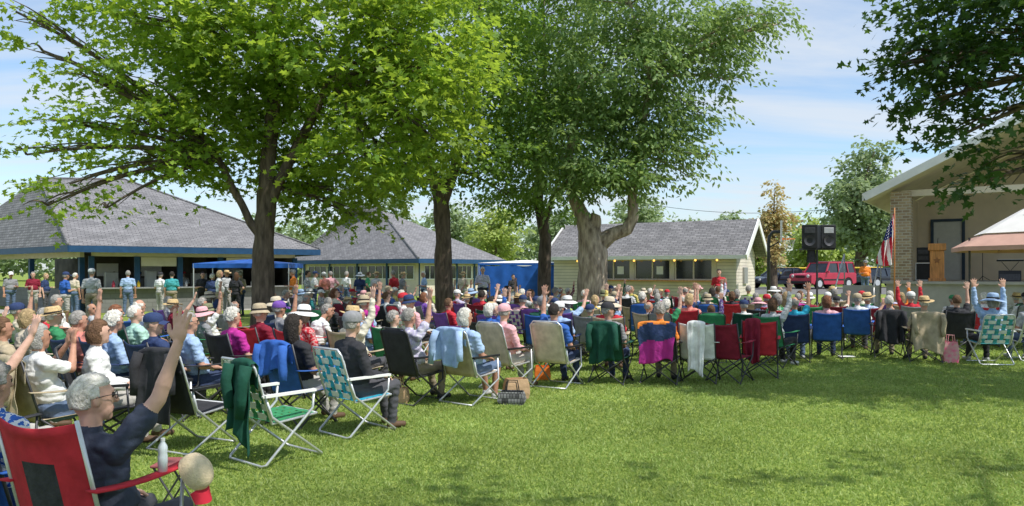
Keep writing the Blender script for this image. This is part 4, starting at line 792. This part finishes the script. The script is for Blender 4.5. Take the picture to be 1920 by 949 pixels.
b=MB(); b.lathe((0,0,0),[(.001,0),(.031,0),(.032,.1),(.028,.12),(.032,.14),(.03,.17),(.013,.2),(.013,.21),(.001,.21)],14); o=b.build('water_bottle',M['plate'],smooth=True); o.location=onarm(.12,-.285,.645); o.scale=(.75,.75,.75); tag(o,'clear plastic water bottle standing on the red chair armrest','bottle'); b=MB(); b.lathe((0,0,.205),[(.001,0),(.015,0),(.015,.02),(.001,.02)],10); b.build('bottle_cap',M['white'],o)
cp=thing('baseball_cap','tan cap with red brim hooked over the end of the red armrest','cap',onarm(.26,-.33,.59),ha-1.2); cp.rotation_euler=(.15,1.0,ha-1.35); cp.scale=(.9,.9,.9); hh_=bpy.data.objects.new('crown',HM['cap']); COL.objects.link(hh_); hh_.parent=cp; hh_.color=(.72,.58,.38,1)
b=MB(); b.grid(10,5,lambda u,v_:(.088+.098*v_*math.sin(math.pi*(.15+.7*u))**.5,(u-.5)*.168*(1-.15*v_),.046-.018*v_-.03*(2*u-1)**2)); b.build('brim',M['flagred'],cp,smooth=True)
tb=thing('side_table','small dull red folding tray table beyond the red chair','table',(X(330,5.4),5.4,0)); b=MB(); b.box((0,0,.36),(.26,.26,.02)); b.build('tray',mat('dull_red',(.3,.09,.09),.6),tb,bevel=.008)
for s in(-1,1): b=MB(); b.tube([(-.11,s*.11,0),(.11,s*.11,.35)],.008,6); b.tube([(.11,s*.11,0),(-.11,s*.11,.35)],.008,6); b.build('leg',M['darkmetal'],tb)
seat(-35,5.0,'black','short dark hair','out','camp','black')
sa=seat(95,6.3,'white','grey bob','phone','camp','tan'); gar(sa,'jacket','tan jacket hung on the chair left of the white shirted person','tan',seed=5)
seat(195,6.7,'white','brown bob','lapl','sling','black',da=-30)
seat(372,8.0,'light blue','short grey hair','lap','camp','black',gl=True,da=-12)
seat(60,8.6,'beige','blond bob','lapl','camp','black'); seat(118,9.1,'green','straw hat','lap','camp','beige'); seat(222,8.1,'light blue','curly white hair','lapl','camp','navy',da=-5); seat(268,9.6,'mint','short white hair','lapf','camp','dark green')
seat(25,7.2,'tan','short brown hair','lap','camp','black'); seat(310,7.8,'navy','navy cap','turn','camp','navy'); seat(165,8.3,'coral','short grey hair','up','camp','navy')
def empty_chair(px,d,ck,cc,label,da=0,light=False,s=1.):
    d*=SCL; x=X(px,d); z=gz(x,d); a=face(x,d)+math.radians(da); pos.append((x,d)); chair(ck,(x,d,z),a,cc,label,s,None,'audience chairs',light); return (x,d,z),a
sa=empty_chair(362,6.6,'sling','black','black folding chair under the black jacket',da=8,light=True); gar(sa,'jacket','black jacket draped over a folding chair left of the green one','black',w=.5,bl=.64,seed=7,zt=1.0,xt=-.395)
sa=empty_chair(515,6.2,'lawn','green','green and white webbed lawn chair nearest the open grass',da=-8,s=1.06); gar(sa,'jacket','dark green jacket slung over the green webbed chair','dark green',w=.3,bl=.62,seed=9,zt=.9,xt=-.37,tilt=.2,s=1.06,yo=-.12)
sa=seat(565,7.6,'black','long dark hair','lap','camp','royal blue'); gar(sa,'jacket','crumpled royal blue jacket on the chair behind the green webbed chair','royal blue',w=.48,bl=.32,seed=12)
seat(668,7.2,'black','grey cap','lapl','lawn','turquoise',da=-12,s=1.04)
seat(575,9.4,'red','white sun hat','lapl','camp','red',pat=.6); seat(500,9.8,'maroon','tan bucket hat','lap','camp','red'); seat(450,8.9,'magenta','curly white hair','lap','camp','black'); seat(535,10.8,'grey','purple cap','up','camp','navy')
seat(778,8.9,'lavender','short grey hair','up','sling','black',pat=.5,da=-6); sa=seat(882,8.9,'light blue','white bob','lapf','sling','tan',light=True,da=-6); gar(sa,'jacket','pale blue denim jacket hung on the tan chair','light blue',w=.48,bl=.45,seed=15,zt=1.0,xt=-.395)
seat(950,9.9,'pink','pink cap','lapl','sling','beige',light=True,da=-10); seat(1045,10.1,'royal blue','short dark hair','upL','sling','beige',light=True); seat(672,9.3,'cream','straw hat over long hair','upl','camp','tan')
sa=seat(1145,10.4,'grey','black cap','turn','camp','dark green',da=4); gar(sa,'jacket','dark green fleece hung over a camp chair beside the striped one','dark green',w=.46,bl=.58,seed=18)
sa=seat(1240,10.4,'orange','curly grey hair','lap','camp','black',da=6); gar(sa,'jacket','orange, navy and magenta windbreaker spread over a camp chair',('orange','navy','magenta'),w=.58,bl=.58,seed=21,bands=(.32,.62),sleeves=False)
sa=empty_chair(1312,10.5,'camp','white','camp chair covered by the white towel',da=4); gar(sa,'towel','white towel hanging over the chair back left of the red chair','white',w=.27,bl=.76,seed=22,sleeves=False,cat='towel')
empty_chair(1368,10.5,'camp','maroon','maroon camp chair standing empty beside the white towel',da=-14)
sa=empty_chair(1425,11.0,'camp','red','red camp chair right of the maroon one',da=4); gar(sa,'blanket','deep red blanket hanging from the red chair side','maroon',w=.24,bl=.66,seed=23,sleeves=False,cat='blanket',yo=.1)
seat(1455,12.2,'light grey','brown bob','upl','camp','green',da=-25,pat=.6); seat(1490,12.9,'turquoise','balding grey hair','up','camp','navy'); seat(1550,13.3,'pink','auburn bob','lap','camp','royal blue'); seat(1608,14.5,'white','tan cap','lap','camp','royal blue',da=-10)
sa=seat(1665,13.5,'grey','short white hair','phone','camp','black'); gar(sa,'jacket','black jacket over the chair at left of the tan coat','black',seed=25,w=.5)
sa=seat(1730,12.8,'tan','straw hat','lap','camp','tan'); gar(sa,'coat','long tan coat hung over a chair back at right','tan',w=.58,bl=.72,seed=26,cat='coat')
seat(1790,13.7,'black','short brown hair','up','camp','black'); seat(1855,12.5,'light blue','light blue sun hat','both','lawn','teal',da=5,s=1.05); seat(1930,13.0,'light grey','short grey hair','up','lawn','navy')
seat(1705,15.7,'red','white cap','both','camp','grey'); seat(1840,15.3,'white','white bob','lap','camp','red')
edge=[(-100,7.8),(140,10.3),(350,10.8),(520,12.0),(700,11.4),(900,11.8),(1100,12.8),(1300,13.2),(1450,15.2),(1560,16.4),(1700,16.4),(2000,16.2)]
far_=[(-100,14.5),(240,14.8),(330,17.5),(480,20),(560,25.5),(1200,28),(1330,27),(1450,24),(1600,21.5),(1700,19.5),(2000,18.2)]
def ed(px): return float(np.interp(px,[e_[0] for e_ in edge],[e_[1] for e_ in edge]))
def fa(px): return float(np.interp(px,[e_[0] for e_ in far_],[e_[1] for e_ in far_]))
SH=[k for k in C if k not in('brown','olive')]; HK=list(HEADS); CK=['navy','black','dark green','red','royal blue','grey','tan','green','maroon','purple']
SW=[{'white':6,'light blue':3,'navy':2,'black':2.5,'grey':2.5,'light grey':3,'beige':2,'red':2.2,'pink':2,'orange':1.4,'lime':.4,'magenta':.5,'purple':.5,'yellow':.5,'turquoise':.7}.get(k,1) for k in SH]
HW=[{'short white hair':5,'curly white hair':4,'white bob':4,'short grey hair':5,'grey bob':4,'curly grey hair':3,'balding white hair':3,'balding grey hair':2,'short brown hair':2,'white sun hat':3,'straw hat':5,'white cap':5,'navy cap':3,'black cap':3,'tan cap':3,'grey cap':2,'beige sun hat':3,'tan bucket hat':2,'auburn bob':2,'blond bob':2,'purple cap':.4,'pink sun hat':.6,'pink cap':.6,'red cap':1}.get(k,1) for k in HK]
trunks=[(b1.x,17.5),(b2.x,23),(b3.x,27),(b4.x,23)]
cnt=0; d=10.2
while d<28.5:
    x=X(-20,d)+R.random()*.5
    while x<X(1960,d):
        px=960+x*F/d; xx=x+R.uniform(-.2,.2); yy=d+R.uniform(-.4,.4)
        if ed(px)<d<fa(px) and all((xx-p[0])**2+(yy-p[1])**2>.5 for p in pos) and all((xx-t[0])**2+(yy-t[1])**2>1.1 for t in trunks) and R.random()>.05:
            while True:
                s_=R.choices(SH,SW)[0]; h_=R.choices(HK,HW)[0]
                if (s_,h_) not in used: break
            key=R.choices(['lap','lapl','lapf','turn','lean','up','upl','upL','out','phone'],[7,5,6,2,1.6,2.4,1.6,1.2,1.6,.8])[0]
            seatd(960+xx*F/yy,yy,s_,h_,key,R.choices(['camp','sling','lawn'],[6,2,1])[0],R.choice(CK),da=R.uniform(-14,22),pat=R.choice([1,1,1,.5]),s=R.uniform(.87,1.03),pa=R.uniform(-.2,.2)); cnt+=1
        x+=.86
    d+=1.34
print('fillers',cnt,time.time()-T0)
def stand(px,d,shirt,head,key,ang,where,s=.97,pat=1.):
    d*=1.03; x=X(px,d); person((x,d,gz(x,d)),math.radians(ang),shirt,head,key,f"standing person in {shirt} shirt with {head} {where}",'standing onlookers',s,pat)
stand(122,23.5,'royal blue','navy cap','standb',60,'near the left pavilion counter'); stand(172,22.5,'light grey','white cap','stand',100,'with back turned near the counter',1.03)
stand(322,27,'teal','short dark hair','standb',100,'at the counter',.98); stand(412,25,'white','blond bob','stand',30,'left of the forked maple',1.0); stand(442,26,'black','long brown hair','standh',80,'left of the forked maple',.96)
stand(380,28,'black','short dark hair','standb',-60,'by the pavilion post'); stand(550,27,'orange','grey cap','standf',200,'right of the forked maple',1.02); stand(577,26.5,'grey','short dark hair','stand',20,'right of the maple trunk',1.0,.5)
stand(620,31,'pink','short grey hair','standh',120,'before the middle pavilion',.98); stand(650,33,'white','curly grey hair','stand',60,'before the middle pavilion'); stand(705,28.5,'light grey','straw hat','standb',60,'before the middle pavilion'); stand(738,28,'red','short grey hair','standf',150,'left of the second trunk',1.0); stand(905,28.5,'lavender','short white hair','standb',-90,'before the blue tent wall',1.08,.3)
stand(962,33,'black','short dark hair','stand',-60,'before the blue tent wall',.9); stand(1348,27.4,'red','short dark hair','stand',-110,'at the concession window',1.03)
stand(62,29,'maroon','short grey hair','standb',-60,'at the left edge of the pavilion'); stand(20,29,'grey','white cap','standf',-40,'at the left edge of the pavilion'); stand(262,33.5,'grey','navy cap','standb',-70,'behind the serving counter'); stand(215,32.5,'cream','short brown hair','standb',-90,'behind the serving counter'); stand(345,34.5,'white','red cap','standf',-90,'behind the serving counter')
stand(675,30,'navy','white sun hat','stand',80,'before the middle pavilion',.95); stand(795,30,'light blue','short white hair','standh',200,'just left of the second trunk',.98); stand(868,31,'beige','straw hat','standb',60,'right of the second trunk',.97)
stand(452,28,'tan','short grey hair','standf',170,'just left of the maple trunk',.98); stand(590,30,'white','navy cap','standb',20,'right of the maple trunk',.98)
stand(398,27,'navy','curly white hair','standf',80,'at the counter beside the white dress',.93); stand(425,29,'light grey','straw hat','stand',-20,'near the blue canopy',1.0); stand(300,28.4,'white','black cap','standh',70,'at the pavilion counter',.96); stand(140,27.3,'beige','short white hair','standf',70,'between the two men near the counter',.95); stand(240,27.5,'light blue','short grey hair','stand',110,'at the pavilion counter',1.0); stand(85,28.6,'navy','blond bob','standf',10,'at the side counter',.94); stand(608,29,'coral','white cap','standf',140,'before the middle pavilion',.96); stand(690,32,'green','short brown hair','standh',10,'before the middle pavilion',.97); stand(755,29.5,'grey','straw hat','standf',30,'beside the red shirted person',.96)
stand(1622,34,'orange','grey cap','standb',-90,'right of the red vehicle',1.0)
def bag(name,label,px,d,w,h,dp,m,handle=True,cat='bag'):
    x=X(px,d); t=thing(name,label,cat,(x,d,gz(x,d)),R.uniform(-.4,.4)); b=MB()
    def fn(z,k): return [(sx*w/2*k+.01*noise.noise(V((sx,z*9,px))),sy*dp/2*k,z) for sx,sy in((-1,-1),(1,-1),(1,1),(-1,1))]
    lv=[fn(0,.95),fn(h*.3,1.05),fn(h*.7,1.0),fn(h,.86)]
    for i in range(3): b.add(lv[i]+lv[i+1],[(0,1,5,4),(1,2,6,5),(2,3,7,6),(3,0,4,7)])
    b.add(lv[0],[(3,2,1,0)]); b.add([V(p)-V((0,0,.03)) for p in lv[3]],[(0,1,2,3)]); b.build('pouch',m,t,uv=True,bevel=.01)
    if handle:
        for s in(-1,1): b=MB(); b.tube([(-w*.25,s*dp*.4,h*.97),(-w*.18,s*dp*.4,h+.13),(w*.18,s*dp*.4,h+.13),(w*.25,s*dp*.4,h*.97)],.008,5); b.build('handle',m,t)
bag('paper_bag','brown paper bag on the grass beside the tan chairs',968,10.2,.32,.28,.2,M['paper'],False)
bag('tote_bag','black and white checked tote on the grass before the paper bag',960,9.8,.34,.17,.2,brick('checked_cloth',(.3,.3,.3),(.03,.03,.03),(.02,.02,.02),.04,.04,.004))
bag('tote_bag','pink and cream tote standing between chairs at the right',1782,14.2,.26,.4,.14,mat('pink_tote',(.65,.1,.22),.7,.5,14,c2=(.75,.6,.5)))
bag('cooler_bag','orange soft cooler on the grass between two chairs',1017,12.0,.25,.22,.2,M['orange'])
bag('handbag','brown handbag standing on the grass under a chair',745,9.9,.3,.2,.15,M['paper'])
b=MB(); b.grid(8,6,lambda u,v_:(.3*u-.15+.01*math.sin(v_*9),.22*v_,.012+.015*noise.noise(V((u*3,v_*3,1))))); o=b.build('papers',M['white'],solid=.004); o.location=G(1590,14.9,.02); tag(o,'white papers lying on the grass near the blue camp chair','paper')
# ---------------------------------------------------------------- light, sky, camera
S=V((.80,-.46,0)).normalized()*math.cos(math.radians(56))+V((0,0,math.sin(math.radians(56))))
ld_=bpy.data.lights.new('sun','SUN'); ld_.energy=4.7; ld_.angle=math.radians(.55); ld_.color=(1,.96,.9); so=bpy.data.objects.new('sun',ld_); COL.objects.link(so); so.rotation_euler=S.to_track_quat('Z','Y').to_euler(); so.location=(10,-10,30)
w=bpy.data.worlds.new('World'); sc.world=w; w.use_nodes=True; nt=w.node_tree; L=nt.links.new; bg=nt.nodes['Background']
sk=N(nt,'ShaderNodeTexSky'); sk.sky_type='NISHITA'; sk.sun_disc=False; sk.sun_elevation=math.radians(56); sk.sun_rotation=math.atan2(S.x,S.y); sk.air_density=1.0; sk.dust_density=.8; sk.ozone_density=1.6
tc=N(nt,'ShaderNodeTexCoord'); sp=N(nt,'ShaderNodeSeparateXYZ'); L(tc.outputs['Generated'],sp.inputs[0])
ad=N(nt,'ShaderNodeMath',operation='ADD'); ad.inputs[1].default_value=.12; mxz=N(nt,'ShaderNodeMath',operation='MAXIMUM'); mxz.inputs[1].default_value=.0; L(sp.outputs[2],mxz.inputs[0]); L(mxz.outputs[0],ad.inputs[0])
cb_=N(nt,'ShaderNodeCombineXYZ')
for i in(0,1):
    dv=N(nt,'ShaderNodeMath',operation='DIVIDE'); L(sp.outputs[i],dv.inputs[0]); L(ad.outputs[0],dv.inputs[1]); L(dv.outputs[0],cb_.inputs[i])
mp_=N(nt,'ShaderNodeMapping'); mp_.inputs['Scale'].default_value=(.6,1.7,1); mp_.inputs['Rotation'].default_value=(0,0,.35); L(cb_.outputs[0],mp_.inputs[0])
nz=N(nt,'ShaderNodeTexNoise'); nz.inputs['Scale'].default_value=.8; nz.inputs['Detail'].default_value=8; nz.inputs['Roughness'].default_value=.58; nz.inputs['Distortion'].default_value=.5; L(mp_.outputs[0],nz.inputs['Vector'])
cr=N(nt,'ShaderNodeMapRange'); cr.inputs[1].default_value=.40; cr.inputs[2].default_value=.62; cr.inputs[3].default_value=.12; cr.inputs[4].default_value=.8; L(nz.outputs[0],cr.inputs[0])
sk2=N(nt,'ShaderNodeVectorMath',operation='MULTIPLY'); sk2.inputs[1].default_value=(1.12,1.24,1.3); L(sk.outputs[0],sk2.inputs[0])
mx=N(nt,'ShaderNodeMix',data_type='RGBA'); L(cr.outputs[0],mx.inputs[0]); L(sk2.outputs[0],mx.inputs[6]); mx.inputs[7].default_value=(5.2,5.6,6.1,1); L(mx.outputs[2],bg.inputs[0]); bg.inputs[1].default_value=.15
cam=bpy.data.cameras.new('camera'); co=bpy.data.objects.new('camera',cam); COL.objects.link(co); co.location=(0,0,H); co.rotation_euler=(math.pi/2,0,0); cam.sensor_width=36; cam.lens=36*F/1920; cam.shift_y=(HY-474.5)/1920; cam.clip_end=3000; cam.clip_start=.05; sc.camera=co
sc.view_settings.view_transform='Standard'; sc.view_settings.look='None'; sc.view_settings.exposure=0
print('done',time.time()-T0,len(bpy.data.objects))
